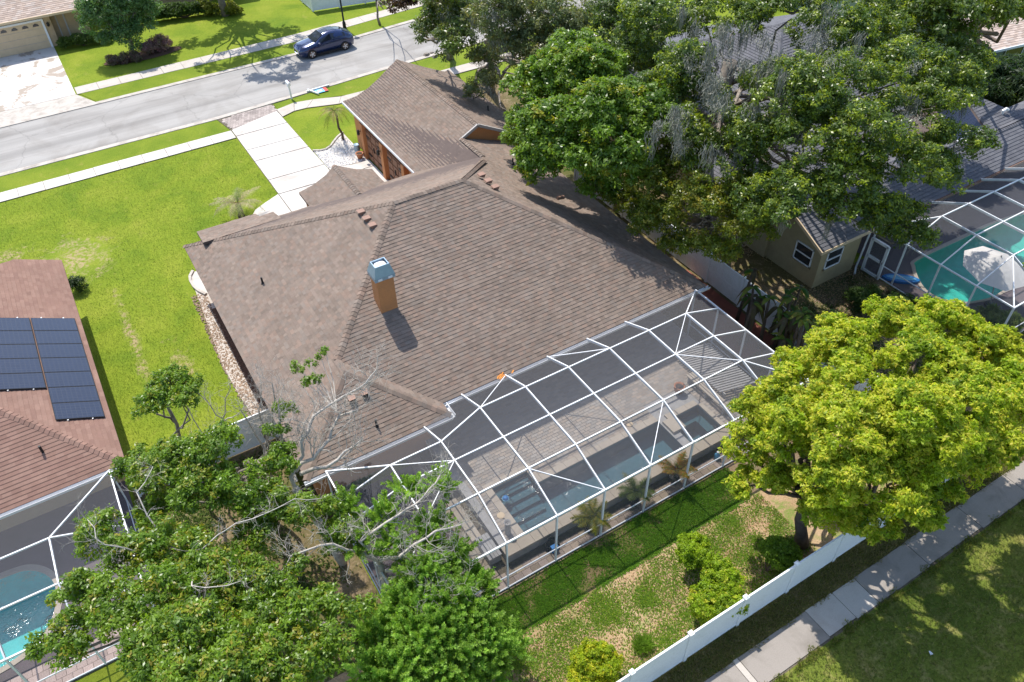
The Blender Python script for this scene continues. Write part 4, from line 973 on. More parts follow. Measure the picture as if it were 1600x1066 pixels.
cage('pool_cage', 'white framed screen cage over the emerald pool with umbrella', (40, 15, 0), [35.3, 37.4, 39.5, 41.6, 43.7, 45.8, 47.9], 33.15, 50, [17.25, 15.32, 13.39], 3.5, 11.5, 2.6, (19.05, 2.62),
     side_hi=False, smat='screen_white')

# ------------------------------------------------------------------ left neighbour: reddish roof with solar panels, freeform pool
PR = [(0.215, 0.13, 0.1), (0.225, 0.138, 0.107), (0.205, 0.123, 0.096), (0.235, 0.146, 0.113)]
nl = thing('house', 'reddish shingled house with dark solar panels at the left edge', 'house', (-8, 31, 0))
LP = lambda x, y: (x, y, 2.6 + .48 * (-3.0 - x))
RY = lambda x, y: (x, y, 2.6 + .45 * (y - 23.9))
fl = [LP(-3.0, 23.9), LP(-3.0, 39.05), LP(-4.83, 38.9), LP(-8.5, 36.4), LP(-11, 36.4), (-11, 31.9, 6.44)]
hz = lambda x: (x, 23.9 + (-3.0 - x) * .48 / .45, 2.6 + .48 * (-3.0 - x))
fl = [LP(-3.0, 23.9), LP(-3.0, 39.05), LP(-4.83, 38.9), LP(-7.5, 36.6), LP(-10.5, 36.6), hz(-10.5)]
fr = [RY(-18.0, 23.9), RY(-3.0, 23.9), hz(-10.5), RY(-18, 31.9)]
roof_part(nl, [fl, fr], PR, [(hz(-3.02), hz(-10.5))], np.random.default_rng(21), course=.17, tab=(.28, .34), uniform=True, jit=(.95, 1.05), lift=.016)
mb = MB(); mb.box(-18, 25.6, 0, -3.45, 37.5, 2.5); mb.obj('wall', M['stucco_tan'], nl)
gutter((-18.0, 23.9, 2.58), (-3.0, 23.9, 2.58), 'gutter', nl)
pipe_nl = MB().lathe(-5.45, 25.4, [(.09, 3.2), (.05, 3.28), (.05, 3.62)], 8).obj('vent_pipe', M['black'], nl)
sp = thing('solar_array', 'dark solar panel array on the reddish left roof', 'solar panels', (-5.5, 30, 3.3))
lift = Vector((.48, 0, 1)).normalized() * .09
m_pan, nt = new_mat('solar_cells'); p_ = geoco(nt)
bk = N(nt, 'ShaderNodeTexBrick', Scale=1.0); bk.offset = 0.0
nt.links.new(p_, bk.inputs['Vector'])
for nm, v in (('Color1', (0.012, 0.015, 0.03, 1)), ('Color2', (0.014, 0.018, 0.036, 1)), ('Mortar', (0.026, 0.029, 0.042, 1))): bk.inputs[nm].default_value = v
bk.inputs['Mortar Size'].default_value = .012; bk.inputs['Brick Width'].default_value = .155; bk.inputs['Row Height'].default_value = .165
finish(nt, bk.outputs['Color'], 0.14, None, spec=0.55, coat=0.4)
M['solar'] = m_pan
for c_ in range(3):
    xr = -3.22 - c_ * 1.6; xl = xr - 1.56
    for r_ in range(7 if c_ == 0 else 5):
        ya = 33.66 - r_ * 1.012; yb = ya - 1.0
        P = [Vector(LP(*q)) + lift for q in ((xl, yb), (xr, yb), (xr, ya), (xl, ya))]
        up = Vector((.48, 0, 1)).normalized()
        mb = MB(); mb.drop([tuple(q) for q in P], .04); fr_ = mb.obj('panel', M['grey_trim'] if False else M['black'], sp)
        ins = [(xl + .025, yb + .025), (xr - .025, yb + .025), (xr - .025, ya - .025), (xl + .025, ya - .025)]
        MB().add([tuple(Vector(LP(*q)) + lift + up * .006) for q in ins], [(0, 1, 2, 3)]).obj('glass', M['solar'], fr_)
    mb = MB()
    n_ = 7 if c_ == 0 else 5
    for f in (.25, .75):
        x = xl + (xr - xl) * f
        mb.bar(tuple(Vector(LP(x, 33.75 - n_ * 1.012 - .12)) + lift * .5), tuple(Vector(LP(x, 33.75)) + lift * .5), .05, .05)
    mb.obj('rail', M['galv'], sp)
def round_pool(name, label, outline, hole, zdeck, zwater, depth, shellmat, watermat, deckmat, cop=.3, floor_shift=(0, 0)):
    """freeform pool in a ring of deck that fills the rectangular hole"""
    n = len(outline); cx = sum(p[0] for p in outline) / n; cy = sum(p[1] for p in outline) / n
    pts = []
    for i in range(n):      # Catmull-Rom through the outline
        p0, p1, p2, p3 = (Vector(outline[(i + k) % n]) for k in (-1, 0, 1, 2))
        for s in range(6):
            t = s / 6; pts.append(.5 * ((2 * p1) + (-p0 + p2) * t + (2 * p0 - 5 * p1 + 4 * p2 - p3) * t * t + (-p0 + 3 * p1 - 3 * p2 + p3) * t ** 3))
    k = len(pts); t = thing(name, label, 'pool', (cx, cy, 0))
    C_ = Vector((cx, cy))
    def to_rect(p):
        d = p - C_; s = 1e9
        if d.x > 1e-6: s = min(s, (hole[2] - cx) / d.x)
        if d.x < -1e-6: s = min(s, (hole[0] - cx) / d.x)
        if d.y > 1e-6: s = min(s, (hole[3] - cy) / d.y)
        if d.y < -1e-6: s = min(s, (hole[1] - cy) / d.y)
        return C_ + d * s
    out1 = [p + (p - C_).normalized() * cop for p in pts]; out2 = [to_rect(p) for p in pts]
    # corners of the hole: snap the nearest ray
    for c in ((hole[0], hole[1]), (hole[2], hole[1]), (hole[2], hole[3]), (hole[0], hole[3])):
        j = min(range(k), key=lambda i: (out2[i] - Vector(c)).length); out2[j] = Vector(c)
    mb = MB(); mb.add([(p.x, p.y, zdeck) for p in out1] + [(p.x, p.y, zdeck) for p in out2], [(i, (i + 1) % k, k + (i + 1) % k, k + i) for i in range(k)])
    mb.obj('deck_surround', M[deckmat], t)
    mb = MB(); mb.add([(p.x, p.y, zdeck + .03) for p in pts] + [(p.x, p.y, zdeck + .03) for p in out1] + [(p.x, p.y, zdeck - .02) for p in out1] + [(p.x, p.y, zwater - .1) for p in pts],
                      [(a * k + i, a * k + (i + 1) % k, (a + 1) * k + (i + 1) % k, (a + 1) * k + i) for a in (0, 1) for i in range(k)] + [(i, (i + 1) % k, 3 * k + (i + 1) % k, 3 * k + i) for i in range(k)])
    mb.obj('coping', M['coping'], t)
    mb = MB(); fl_ = [C_ + (p - C_) * .8 + Vector(floor_shift) for p in pts]
    mb.add([(p.x, p.y, zwater + .02) for p in pts] + [(p.x, p.y, zwater - depth * .6) for p in [C_ + (q - C_) * .97 for q in pts]] + [(p.x, p.y, zwater - depth) for p in fl_],
           [(a * k + i, a * k + (i + 1) % k, (a + 1) * k + (i + 1) % k, (a + 1) * k + i) for a in (0, 1) for i in range(k)] + [tuple(range(2 * k, 3 * k))])
    mb.obj('pool_shell', M[shellmat], t, True)
    MB().add([(p.x, p.y, zwater) for p in pts], [tuple(range(k))]).obj('water_surface', M[watermat], t)
    return t
lp = round_pool('swimming_pool', 'turquoise freeform pool beside the solar roof house', [(-8.05, 23.35), (-7.5, 23.18), (-7.03, 22.7), (-6.78, 22.0), (-6.85, 21.2), (-7.2, 20.4), (-7.9, 19.85), (-9.0, 19.6), (-10.4, 19.7), (-11.2, 20.6), (-11.3, 22.0), (-10.4, 23.1), (-9.2, 23.35)],
           (-12.0, 19.0, -6.5, 23.8), .02, -.06, 1.2, 'plaster_turq', 'water_clear', 'purple_floor', .22)
nd_ = thing('pool_deck', 'pinkish paver deck in front of the turquoise pool', 'deck', (-7, 18.4, 0))
MB().box(-14, 17.82, -.03, -3.55, 19.0, .0).obj('deck_base', M['gap'], nd_)
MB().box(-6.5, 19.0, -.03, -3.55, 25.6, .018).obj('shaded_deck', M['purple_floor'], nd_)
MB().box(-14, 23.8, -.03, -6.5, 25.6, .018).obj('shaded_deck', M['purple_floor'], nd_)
for j in range(4):
    for i in range(24):
        x = -11.4 + i * .33 + (j % 2) * .16
        if x > -3.9: continue
        f = float(rg.uniform(.82, 1.15)); m_ = MB(); y = 17.86 + j * .285
        m_.box(x + .006, y + .006, 0, x + .324, y + .279, .03 + float(rg.uniform(-.003, .003)), (0.4 * f, 0.31 * f, 0.275 * f)); m_.obj('paver', M['brick_paver'], nd_)

# ------------------------------------------------------------------ right neighbour: grey roof, olive wall, emerald pool
PG = [(0.115, 0.115, 0.125), (0.125, 0.125, 0.135), (0.106, 0.106, 0.117)]
nr = thing('house', 'grey shingled house with olive tan walls under the mossy oak', 'house', (40, 27, 0))
gy = lambda x, y: (x, y, 2.6 + .5 * (y - 19.1))
A = (43.2, 21.0, 3.55)
f1 = [gy(29.15, 19.1), gy(32.98, 19.1), gy(56, 19.1), gy(56, 21.05), gy(29.15, 21.05)]
f1b = [(29.15, 21.05, 3.575), (56, 21.05, 3.575), (56, 23.2, 2.9), (29.15, 23.2, 2.6)]
tz = lambda x, y: (x, y, 3.45 + .4 * (y - 21.1))
f2 = [tz(45.05, 21.2), tz(48.4, 21.2), tz(45.9, 24.3)]
f3 = [tz(45.05, 21.2), tz(45.9, 24.3), (41.0, 25.2, 3.1), (41.0, 21.6, 3.0)]
zr = lambda x, y: (x, y, min(2.6 + .42 * (y - 22.6), 2.6 + .42 * (44 - y), 2.6 + .42 * (x - 28.9)))
m1, m2 = (39.6, 33.3, 7.09), (44, 33.3, 7.09)
f4 = [(28.9, 22.6, 2.6), (44, 22.6, 2.6), m2, m1]; f5 = [(28.9, 44, 2.6), (28.9, 22.6, 2.6), m1]; f6 = [(44, 44, 2.6), (28.9, 44, 2.6), m1, m2]; f7 = [(44, 22.6, 2.6), (44, 44, 2.6), m2]
f8 = [(45.9, 24.3, 4.73), (48.4, 21.2, 3.49), (58, 25, 3.2), (50, 33, 3.2)]
roof_part(nr, [f1, f1b, f2, f3, f4, f5, f6, f7], PG, [((29.15, 21.05, 3.58), (56, 21.05, 3.58)), (tz(45.05, 21.2), tz(45.9, 24.3)), (m1, (28.9, 22.6, 2.6)), (m1, m2), (m1, (28.9, 44, 2.6))], np.random.default_rng(31), course=.2, tab=(.3, .36), uniform=True, jit=(.95, 1.05), lift=.026)
mb = MB(); mb.box(29.55, 19.3, 0, 32.5, 22.6, 2.55); mb.box(29.4, 22.6, 0, 43.6, 43.5, 2.55); mb.box(32.5, 21.4, 0, 56, 22.9, 2.55)
mb.add([(29.55, 19.3, 2.55), (29.55, 22.6, 2.55), (29.55, 21.05, 3.5)], [(0, 2, 1)])
mb.obj('wall', M['stucco_olive'], nr)
def window(house_, p0, du, w_, z0, z1, out, name='window'):
    """sash window in a wall: p0 lower corner on the wall, du along, out away from it"""
    du = Vector(du); o_ = Vector(out); p0 = Vector((p0[0], p0[1], 0)); q = lambda a, z, d: tuple(p0 + du * a + o_ * d + Vector((0, 0, z)))
    mb = MB()
    for a, b, za, zb in ((0, w_, z0, z0 + .06), (0, w_, z1 - .06, z1), (0, .06, z0, z1), (w_ - .06, w_, z0, z1), (0, w_, (z0 + z1) / 2 - .03, (z0 + z1) / 2 + .03)):
        vs = [q(a, za, .0), q(b, za, .0), q(b, zb, .0), q(a, zb, .0), q(a, za, .06), q(b, za, .06), q(b, zb, .06), q(a, zb, .06)]
        mb.add(vs, [(0, 3, 2, 1), (4, 5, 6, 7), (0, 1, 5, 4), (1, 2, 6, 5), (2, 3, 7, 6), (3, 0, 4, 7)])
    f_ = mb.obj(name, M['white'], house_)
    for za, zb in ((z0 + .06, (z0 + z1) / 2 - .03), ((z0 + z1) / 2 + .03, z1 - .06)):
        MB().add([q(.06, za, .025), q(w_ - .06, za, .025), q(w_ - .06, zb, .025), q(.06, zb, .025)], [(0, 1, 2, 3)]).obj('pane', M['darkglass'], f_)
    MB().add([q(-.05, z0 - .06, 0), q(w_ + .05, z0 - .06, 0), q(w_ + .05, z0 - .06, .12), q(-.05, z0 - .06, .12), q(-.05, z0 - .005, 0), q(w_ + .05, z0 - .005, 0), q(w_ + .05, z0 - .005, .12), q(-.05, z0 - .005, .12)],
             [(0, 3, 2, 1), (4, 5, 6, 7), (0, 1, 5, 4), (1, 2, 6, 5), (2, 3, 7, 6), (3, 0, 4, 7)]).obj('sill', M['stucco_olive'], f_)
    return f_
window(nr, (29.55, 19.75), (0, 1, 0), 1.15, 1.05, 2.15, (-1, 0, 0))
window(nr, (30.0, 19.3), (1, 0, 0), 1.15, 1.05, 2.15, (0, -1, 0))
mb = MB(); mb.bar((29.1, 19.07, 2.52), (33.0, 19.07, 2.52), .07, .16); mb.bar((29.12, 19.05, 2.56), (29.12, 21.05, 3.53), .07, .16); mb.obj('rake_trim', M['cream_door'], nr)
mb = MB(); mb.bar((33.0, 19.07, 2.52), (56, 19.07, 2.52), .09, .15); mb.obj('fascia', M['brown_door'], nr)
mb = MB(); mb.tube([(32.9, 19.12, 2.5), (32.9, 19.2, 2.3), (32.75, 19.22, .15), (32.3, 18.9, .08)], .05, 6); mb.obj('downspout', M['white'], nr)
MB().tube([(47.0, 22.0, 3.7), (47.0, 22.0, 4.0), (47.15, 21.95, 4.1), (47.3, 21.9, 4.0)], .09, 8).obj('roof_vent', M['galv'], nr)
sh_ = thing('pool_heater_panel', 'bluish solar heater sheet on the grey neighbour roof', 'solar heater', (43.5, 22.6, 3.6))
q_ = [tuple(Vector(f3[0]) + (Vector(f3[3]) - Vector(f3[0])) * a + (Vector(f3[1]) - Vector(f3[0])) * b + Vector((0, 0, .08))) for a, b in ((.1, .1), (.6, .1), (.6, .75), (.1, .75))]
MB().drop(q_, .03).obj('panel', M['solar'], sh_)
MB().bar(q_[0], q_[1], .07).obj('header_pipe', M['white'], sh_)
dr = thing('screen_door', 'white framed screen door next to the olive tan wall', 'door', (32.95, 18.5, 0))
mb = MB()
for a, b in (((32.95, 18.95, 0.05), (32.95, 18.95, 2.1)), ((32.95, 17.98, .05), (32.95, 17.98, 2.1)), ((32.95, 18.95, 2.07), (32.95, 17.98, 2.07)), ((32.95, 18.95, 1.05), (32.95, 17.98, 1.05)), ((32.95, 18.95, .14), (32.95, 17.98, .14))): mb.bar(a, b, .1, .14)
mb.obj('door_frame', M['white'], dr)
MB().box(32.94, 18.02, .2, 32.955, 18.9, 2.0).obj('door_screen', M['screen'], dr)
MB().bar((32.88, 18.1, 1.0), (32.88, 18.1, 1.2), .04).obj('handle', M['black'], dr)
round_pool('swimming_pool', 'emerald green freeform pool under the right screen cage', [(36.22, 17.95), (35.5, 17.6), (34.7, 16.69), (34.32, 15.81), (34.5, 15.0), (35.1, 14.4), (35.9, 14.06), (36.76, 13.87), (37.66, 13.9), (39.2, 13.8), (41.5, 14.0), (44, 14.3), (45.8, 15.2), (46.1, 16.4), (45, 17.5), (42.4, 17.9), (39.68, 17.91)],
           (34.0, 13.6, 46.5, 18.2), .025, -.06, 1.2, 'plaster_green', 'water_clear', 'purple_floor', .2)
um = thing('patio_umbrella', 'pale canvas umbrella leaning over the emerald pool', 'umbrella', (35.95, 13.9, 0), rz=0)
mb = MB(); ap = (35.95, 14.15, 2.75); n_ = 8
for k in range(n_):
    a0, a1 = 2 * math.pi * k / n_ + .2, 2 * math.pi * (k + 1) / n_ + .2
    R_ = 1.55; p = (ap[0] + R_ * math.cos(a0), ap[1] + R_ * math.sin(a0), 2.0 + .25 * math.sin(a0)); q = (ap[0] + R_ * math.cos(a1), ap[1] + R_ * math.sin(a1), 2.0 + .25 * math.sin(a1))
    h = lambda u, s: tuple(u[i] + (ap[i] - u[i]) * s + (0, 0, .05)[i] * (4 * s * (1 - s)) for i in range(3))
    mb = MB(); mb.add([p, q, h(q, .5), h(p, .5), ap], [(0, 1, 2, 3), (3, 2, 4)]); mb.obj('canopy_panel', M['canvas'], um)
mb = MB()
for k in range(n_):
    a0 = 2 * math.pi * k / n_ + .2; mb.bar((ap[0], ap[1], ap[2] - .06), (ap[0] + 1.52 * math.cos(a0), ap[1] + 1.52 * math.sin(a0), 1.97 + .25 * math.sin(a0)), .02)
mb.obj('rib', M['grey_trim'], um)
MB().tube([(36.0, 13.55, .02), (35.96, 14.1, 2.8)], .03, 8).obj('pole', M['grey_trim'], um)
MB().lathe(36.0, 13.55, [(.26, .02), (.26, .08), (.05, .12)], 16).obj('stand', M['black'], um)
fb = thing('paddle_board', 'blue inflatable board lying beside the emerald pool', 'float', (34.0, 17.2, .05))
pr = [(t, .34 * math.sin(math.pi * min(1, max(0, (t + .95) / 1.9))) ** .6) for t in np.linspace(-.95, .95, 15)]
d_ = Vector((.72, -.69, 0)); s_ = Vector((.69, .72, 0)); o_ = Vector((33.95, 17.3, 0))
ring = [o_ + d_ * t + s_ * w_ for t, w_ in pr] + [o_ + d_ * t - s_ * w_ for t, w_ in reversed(pr)]
mb = MB(); mb.slab([(p.x, p.y) for p in reversed(ring)], .03, .16); mb.obj('hull', M['blue'], fb)
ring2 = [o_ + d_ * t * .8 + s_ * w_ * .55 for t, w_ in pr] + [o_ + d_ * t * .8 - s_ * w_ * .55 for t, w_ in reversed(pr)]
MB().slab([(p.x, p.y) for p in reversed(ring2)], .16, .175).obj('deck_pad', M['bluelight'], fb)
# ------------------------------------------------------------------ fences
def fence(name, label, p0, d, posts, h=1.83, boards=False, cap=.03, loc=None):
    """vinyl fence: posts at the given distances along d from p0, one panel between two posts"""
    p0 = Vector((p0[0], p0[1], 0)); d = Vector((d[0], d[1], 0)); s = Vector((-d.y, d.x, 0))
    f = thing(name, label, 'fence', tuple(p0 + d * posts[0]))
    Bx = lambda mb, a, b, w, za, zb: mb.add([tuple(p0 + d * t + s * k + Vector((0, 0, z))) for z in (za, zb) for t, k in ((a, -w / 2), (b, -w / 2), (b, w / 2), (a, w / 2))], [(0, 3, 2, 1), (4, 5, 6, 7), (0, 1, 5, 4), (1, 2, 6, 5), (2, 3, 7, 6), (3, 0, 4, 7)])
    for t in posts:
        mb = MB(); Bx(mb, t - .065, t + .065, .13, 0, h + .04); po = mb.obj('post', M['vinyl'], f)
        mb = MB(); Bx(mb, t - .085, t + .085, .17, h + .04, h + .07)
        mb.add([tuple(p0 + d * (t + a) + s * b + Vector((0, 0, z))) for a, b, z in ((-.075, -.075, h + .07), (.075, -.075, h + .07), (.075, .075, h + .07), (-.075, .075, h + .07), (0, 0, h + .14))], [(0, 1, 4), (1, 2, 4), (2, 3, 4), (3, 0, 4)])
        mb.obj('post_cap', M['vinyl'], po)
    for a, b in zip(posts, posts[1:]):
        a += .068; b -= .068
        mb = MB(); Bx(mb, a, b, .06, h - .1, h - .01); mb.obj('top_rail', M['vinyl'], f)
        mb = MB(); Bx(mb, a, b, .06, .06, .16); mb.obj('bottom_rail', M['vinyl'], f)
        if boards:
            n = max(4, round((b - a) / .2))
            mb = MB(); Bx(mb, a, b, .06, .82, .9); mb.obj('middle_rail', M['vinyl'], f)
            for i in range(n):
                mb = MB(); Bx(mb, a + (b - a) * i / n + .006, a + (b - a) * (i + 1) / n - .006, .035, .16, h - .1); mb.obj('board', M['vinyl'], f)
        else:
            mb = MB(); Bx(mb, a, b, .035, .16, h - .1); mb.obj('panel', M['vinyl'], f)
    return f
fence('fence', 'long white vinyl fence beside the rear concrete path', (0, 7.62), (1, 0), [-8.15, -5.76, -3.38, -.99, 1.39, 3.78, 6.16, 8.55, 10.93, 13.31, 15.69, 18.08, 20.46, 22.85, 25.2])
fence('fence', 'white boarded vinyl fence along the red mulch path', (25.35, 0), (0, 1), [8.1, 10.5, 12.9, 15.4, 17.85, 20.3, 22.7, 25.1, 27.5, 29.9, 32.3, 34.7], boards=True)
fence('fence', 'short white fence between the solar roof house and the brown house', (0, 24.45), (1, 0), [-3.2, -2.0, -.82, .36, 2.75])
fence('fence', 'white vinyl corner fence behind the black lamp post', (22.1, 71.15), (.985, -.17), [0, 2.4, 4.8, 7.2, 9.6, 12])
fence('fence', 'white vinyl side fence running back from the lawn corner', (22.1, 71.4), (0, 1), [0, 2.4, 4.8, 7.2, 9.6, 12])

# ------------------------------------------------------------------ house across the street
PT = [(0.4, 0.31, 0.25), (0.45, 0.36, 0.3), (0.36, 0.28, 0.23), (0.42, 0.35, 0.3)]
ht = thing('house', 'pale tan house with closed cream garage door across the street', 'house', (0, 80, 0))
rf = lambda x, y: (x, y, 2.72 + .4 * (y - 75.3))
roof_part(ht, [[rf(-16, 75.3), rf(4.3, 75.3), rf(4.3, 83), rf(-16, 83)], [(4.3, 79.3, 2.9), (19, 78.2, 2.9), (19, 86, 5.9), (4.3, 86, 5.9)]], PT, [], np.random.default_rng(41), course=.22, tab=(.32, .4), uniform=True)
mb = MB(); mb.box(-15.5, 75.9, 0, 1.5, 82, 2.62); mb.box(1.5, 76.6, 0, 4.2, 82, 2.62)
mb.slab([(4.2, 80.0), (18.5, 79.0), (18.5, 86), (4.2, 86)], 0, 2.85); mb.obj('wall', M['stucco_tan'], ht)
mb = MB(); mb.box(-16, 75.25, 2.58, 4.35, 75.34, 2.76); mb.obj('fascia', M['cream_door'], ht)
mb = MB(); mb.box(-5.2, 75.84, .03, .8, 75.9, 2.2)
gd = mb.obj('garage_door', M['cream_door'], ht)
for k in range(3): MB().box(-5.2, 75.825, .56 + k * .54, .8, 75.84, .575 + k * .54).obj('panel_groove', M['grey_trim'], gd)
for i in range(7):
    x = -4.75 + i * .8; mb = MB(); mb.add([(x, 75.82, 1.83), (x + .5, 75.82, 1.83), (x + .43, 75.82, 2.0), (x + .25, 75.82, 2.08), (x + .07, 75.82, 2.0)], [(0, 1, 2, 3, 4)]); mb.obj('pane', M['darkglass'], gd)
mb = MB(); mb.box(.8, 75.82, 0, .95, 75.9, 2.35); mb.box(-5.35, 75.82, 0, -5.2, 75.9, 2.35); mb.box(-5.2, 75.82, 2.2, .8, 75.9, 2.35); mb.obj('door_trim', M['white'], ht)
mb = MB(); mb.lathe(1.2, 75.78, [(.04, 2.0), (.1, 1.95), (.11, 1.72), (.04, 1.66)], 8); mb.obj('wall_lantern', M['black'], ht)
mb = MB(); mb.box(1.9, 76.52, 0, 2.0, 76.6, 2.6); mb.box(2.5, 76.52, 0, 2.62, 76.6, 2.6); mb.obj('wall_trim', M['grey_trim'], ht)
window(ht, (11.2, 79.45), (.997, -.07, 0), 1.5, .9, 2.1, (-.07, -.997, 0))
# house beyond the oak, top right
hr = thing('house', 'grey green house with pale tan roof behind dark palms at the top right', 'house', (60, 36, 0))
roof_part(hr, [[(57.5, 29.2, 2.7), (75, 26.5, 2.7), (75, 36, 5.6), (57.5, 40, 5.6)], [(57.5, 40, 5.6), (75, 36, 5.6), (75, 48, 2.7), (57.5, 51, 2.7)]], PT, [], np.random.default_rng(43), course=.22, tab=(.32, .4), uniform=True)
MB().slab([(58, 29.8), (74, 27.3), (74, 47), (58, 50)], 0, 2.65).obj('wall', M['stucco_grey'], hr)
MB().bar((57.4, 29.15, 2.64), (75, 26.45, 2.64), .08, .18).obj('fascia', M['white'], hr)
window(hr, (59.6, 29.5), (.988, -.156, 0), 1.8, .9, 2.2, (-.156, -.988, 0))
hb = thing('house', 'grey green house half hidden behind the mossy oak top', 'house', (62, 60, 0))
roof_part(hb, [[(54, 52, 2.7), (72, 52, 2.7), (72, 60, 5.6), (54, 60, 5.6)], [(54, 60, 5.6), (72, 60, 5.6), (72, 68, 2.7), (54, 68, 2.7)]], PG, [], np.random.default_rng(44), course=.24, tab=(.35, .4), uniform=True)
MB().box(54.5, 52.5, 0, 71.5, 67.5, 2.65).obj('wall', M['stucco_grey'], hb)

# ------------------------------------------------------------------ car, lamp post, mailbox, fallen sign
car = thing('parked_car', 'deep blue crossover car parked at the far kerb', 'car')
L_ = 4.75
# stations front to back: x, half width low, half width belt, belt z, roof half width, roof z, sill z
ST = [(2.36, .50, .52, .62, .50, .64, .34), (2.26, .74, .74, .74, .62, .78, .24), (2.0, .88, .86, .84, .70, .92, .2), (1.5, .94, .9, .93, .76, 1.02, .2), (1.0, .95, .92, .98, .78, 1.08, .2),
      (.62, .95, .92, 1.0, .70, 1.3, .2), (.15, .95, .92, 1.02, .64, 1.54, .2), (-.4, .95, .92, 1.03, .63, 1.62, .2), (-1.0, .95, .92, 1.05, .62, 1.58, .2), (-1.55, .95, .92, 1.07, .60, 1.45, .2), (-2.0, .93, .88, 1.06, .60, 1.22, .24), (-2.28, .86, .8, .98, .60, 1.06, .3), (-2.38, .7, .66, .82, .5, .88, .36)]
def sect(s): 
    x, wl, wb, zb, wr, zr_, zs = s
    return [(x, -wl * .92, zs), (x, -wl, (zs + zb) * .5), (x, -wb, zb), (x, -wr, zr_), (x, -wr * .5, zr_ + .035), (x, 0, zr_ + .045), (x, wr * .5, zr_ + .035), (x, wr, zr_), (x, wb, zb), (x, wl, (zs + zb) * .5), (x, wl * .92, zs)]
S_ = [sect(s) for s in ST]; m_ = len(S_[0]); mb = MB()
mb.add([p for s in S_ for p in s], [(i * m_ + j, i * m_ + j + 1, (i + 1) * m_ + j + 1, (i + 1) * m_ + j) for i in range(len(S_) - 1) for j in range(m_ - 1)] + [tuple(range(m_)), tuple(range((len(S_) - 1) * m_ + m_ - 1, (len(S_) - 1) * m_ - 1, -1))] + [(i * m_, (i + 1) * m_, (i + 1) * m_ + m_ - 1, i * m_ + m_ - 1) for i in range(len(S_) - 1)])
body = mb.obj('body', M['carblue'], car, True)
def patch(name, corners, off_, mat, par, inset=.08):
    c = [Vector(p) for p in corners]; ctr = sum(c, Vector()) / len(c)
    n = (c[1] - c[0]).cross(c[2] - c[0]).normalized()
    if n.dot(ctr - Vector((0, 0, .7))) < 0: n = -n
    v = [p + (ctr - p) * inset + n * off_ for p in c]
    return MB().add([tuple(p) for p in v], [tuple(range(len(v)))]).obj(name, M[mat], par)
def lerp3(a, b, t): return tuple(a[i] + (b[i] - a[i]) * t for i in range(3))
# glass roof, windscreen, rear window and side windows follow the body stations
patch('windscreen', [S_[4][3], S_[4][7], S_[6][7], S_[6][3]], .05, 'darkglass', body, .06)
patch('rear_window', [S_[9][3], S_[9][7], S_[11][7], S_[11][3]], .05, 'darkglass', body, .1)
for i in (6, 7, 8): patch('roof_glass', [S_[i][4], S_[i][6], S_[i + 1][6], S_[i + 1][4]], .018, 'darkglass', body, .02)
for sgn in (0, 1):
    a, b = (2, 3) if sgn == 0 else (8, 7)
    for i0, i1 in ((5, 7), (7, 9), (9, 10)):
        patch('side_window', [lerp3(S_[i0][a], S_[i0][b], .12), lerp3(S_[i1][a], S_[i1][b], .12), lerp3(S_[i1][a], S_[i1][b], .86), lerp3(S_[i0][a], S_[i0][b], .86)], .02, 'darkglass', body, .04)
    y = -1 if sgn == 0 else 1
    patch('headlight', [(2.3, y * .52, .68), (2.1, y * .76, .75), (2.02, y * .76, .8), (2.24, y * .52, .74)], .05, 'lamp_white', body, .02)
    patch('tail_light', [(-2.37, y * .3, .88), (-2.2, y * .82, .92), (-2.2, y * .82, 1.0), (-2.34, y * .3, .97)], .05, 'redlens', body, .02)
    mb = MB(); mb.box(.62, y * .95 - .0, 1.0, .78, y * 1.1, 1.12) if y > 0 else mb.box(.62, -1.1, 1.0, .78, -.95, 1.12); mb.obj('wing_mirror', M['carblue'], body)
    for x in (.35, -.65): mb = MB(); mb.bar((x, y * .955, .86), (x - .2, y * .955, .86), .02, .035); mb.obj('door_handle', M['carblue'], body)
    mb = MB(); mb.bar((1.0, y * .945, .23), (-1.0, y * .945, .23), .05, .12); mb.obj('sill_trim', M['black'], body)
for x in (1.42, -1.45):
    for y in (-.86, .86):
        w_ = MB(); s = 1 if y > 0 else -1
        w_.tube([(x, y - s * .11, .36), (x, y + s * .12, .36)], .37, 20); wo = w_.obj('wheel', M['rubber'], car, False)
        rm = MB(); rm.tube([(x, y + s * .09, .36), (x, y + s * .135, .36)], .25, 16)
        rm.obj('rim', M['rim'], wo)
        sp_ = MB()
        for k in range(5):
            a = 2 * math.pi * k / 5; sp_.bar((x, y + s * .14, .36), (x + .23 * math.cos(a), y + s * .14, .36 + .23 * math.sin(a)), .05, .02, up=(0, 1, 0))
        sp_.obj('spoke', M['galv'], wo)
car.location = (19.72, 62.35, 0.0); car.rotation_euler = (0, 0, math.pi + math.radians(2.5))

lp_ = thing('lamp_post', 'slender black street lamp post beside the far pavement', 'lamp post', (22.95, 65.9, 0))
MB().lathe(22.95, 65.9, [(.16, 0), (.14, .5), (.08, .6), (.06, 4.2), (.06, 4.25)], 10).obj('pole', M['black'], lp_, True)
MB().lathe(22.95, 65.9, [(.1, 4.25), (.2, 4.6), (.24, 4.65), (.08, 4.85), (.02, 4.95)], 10).obj('lantern', M['black'], lp_)
mx_ = thing('mailbox', 'white box mailbox on a post by the brick apron', 'mailbox', (14.37, 55.35, 0))
mb = MB(); mb.box(14.32, 55.3, 0, 14.42, 55.4, 1.1); mb.bar((14.37, 55.35, .7), (14.37, 55.75, 1.05), .07); mb.obj('post', M['vinyl'], mx_)
mb = MB(); pr_ = [(-.1, 0), (.1, 0), (.1, .13)] + [(.1 * math.cos(a), .13 + .1 * math.sin(a)) for a in np.linspace(0, math.pi, 7)][1:-1] + [(-.1, .13)]
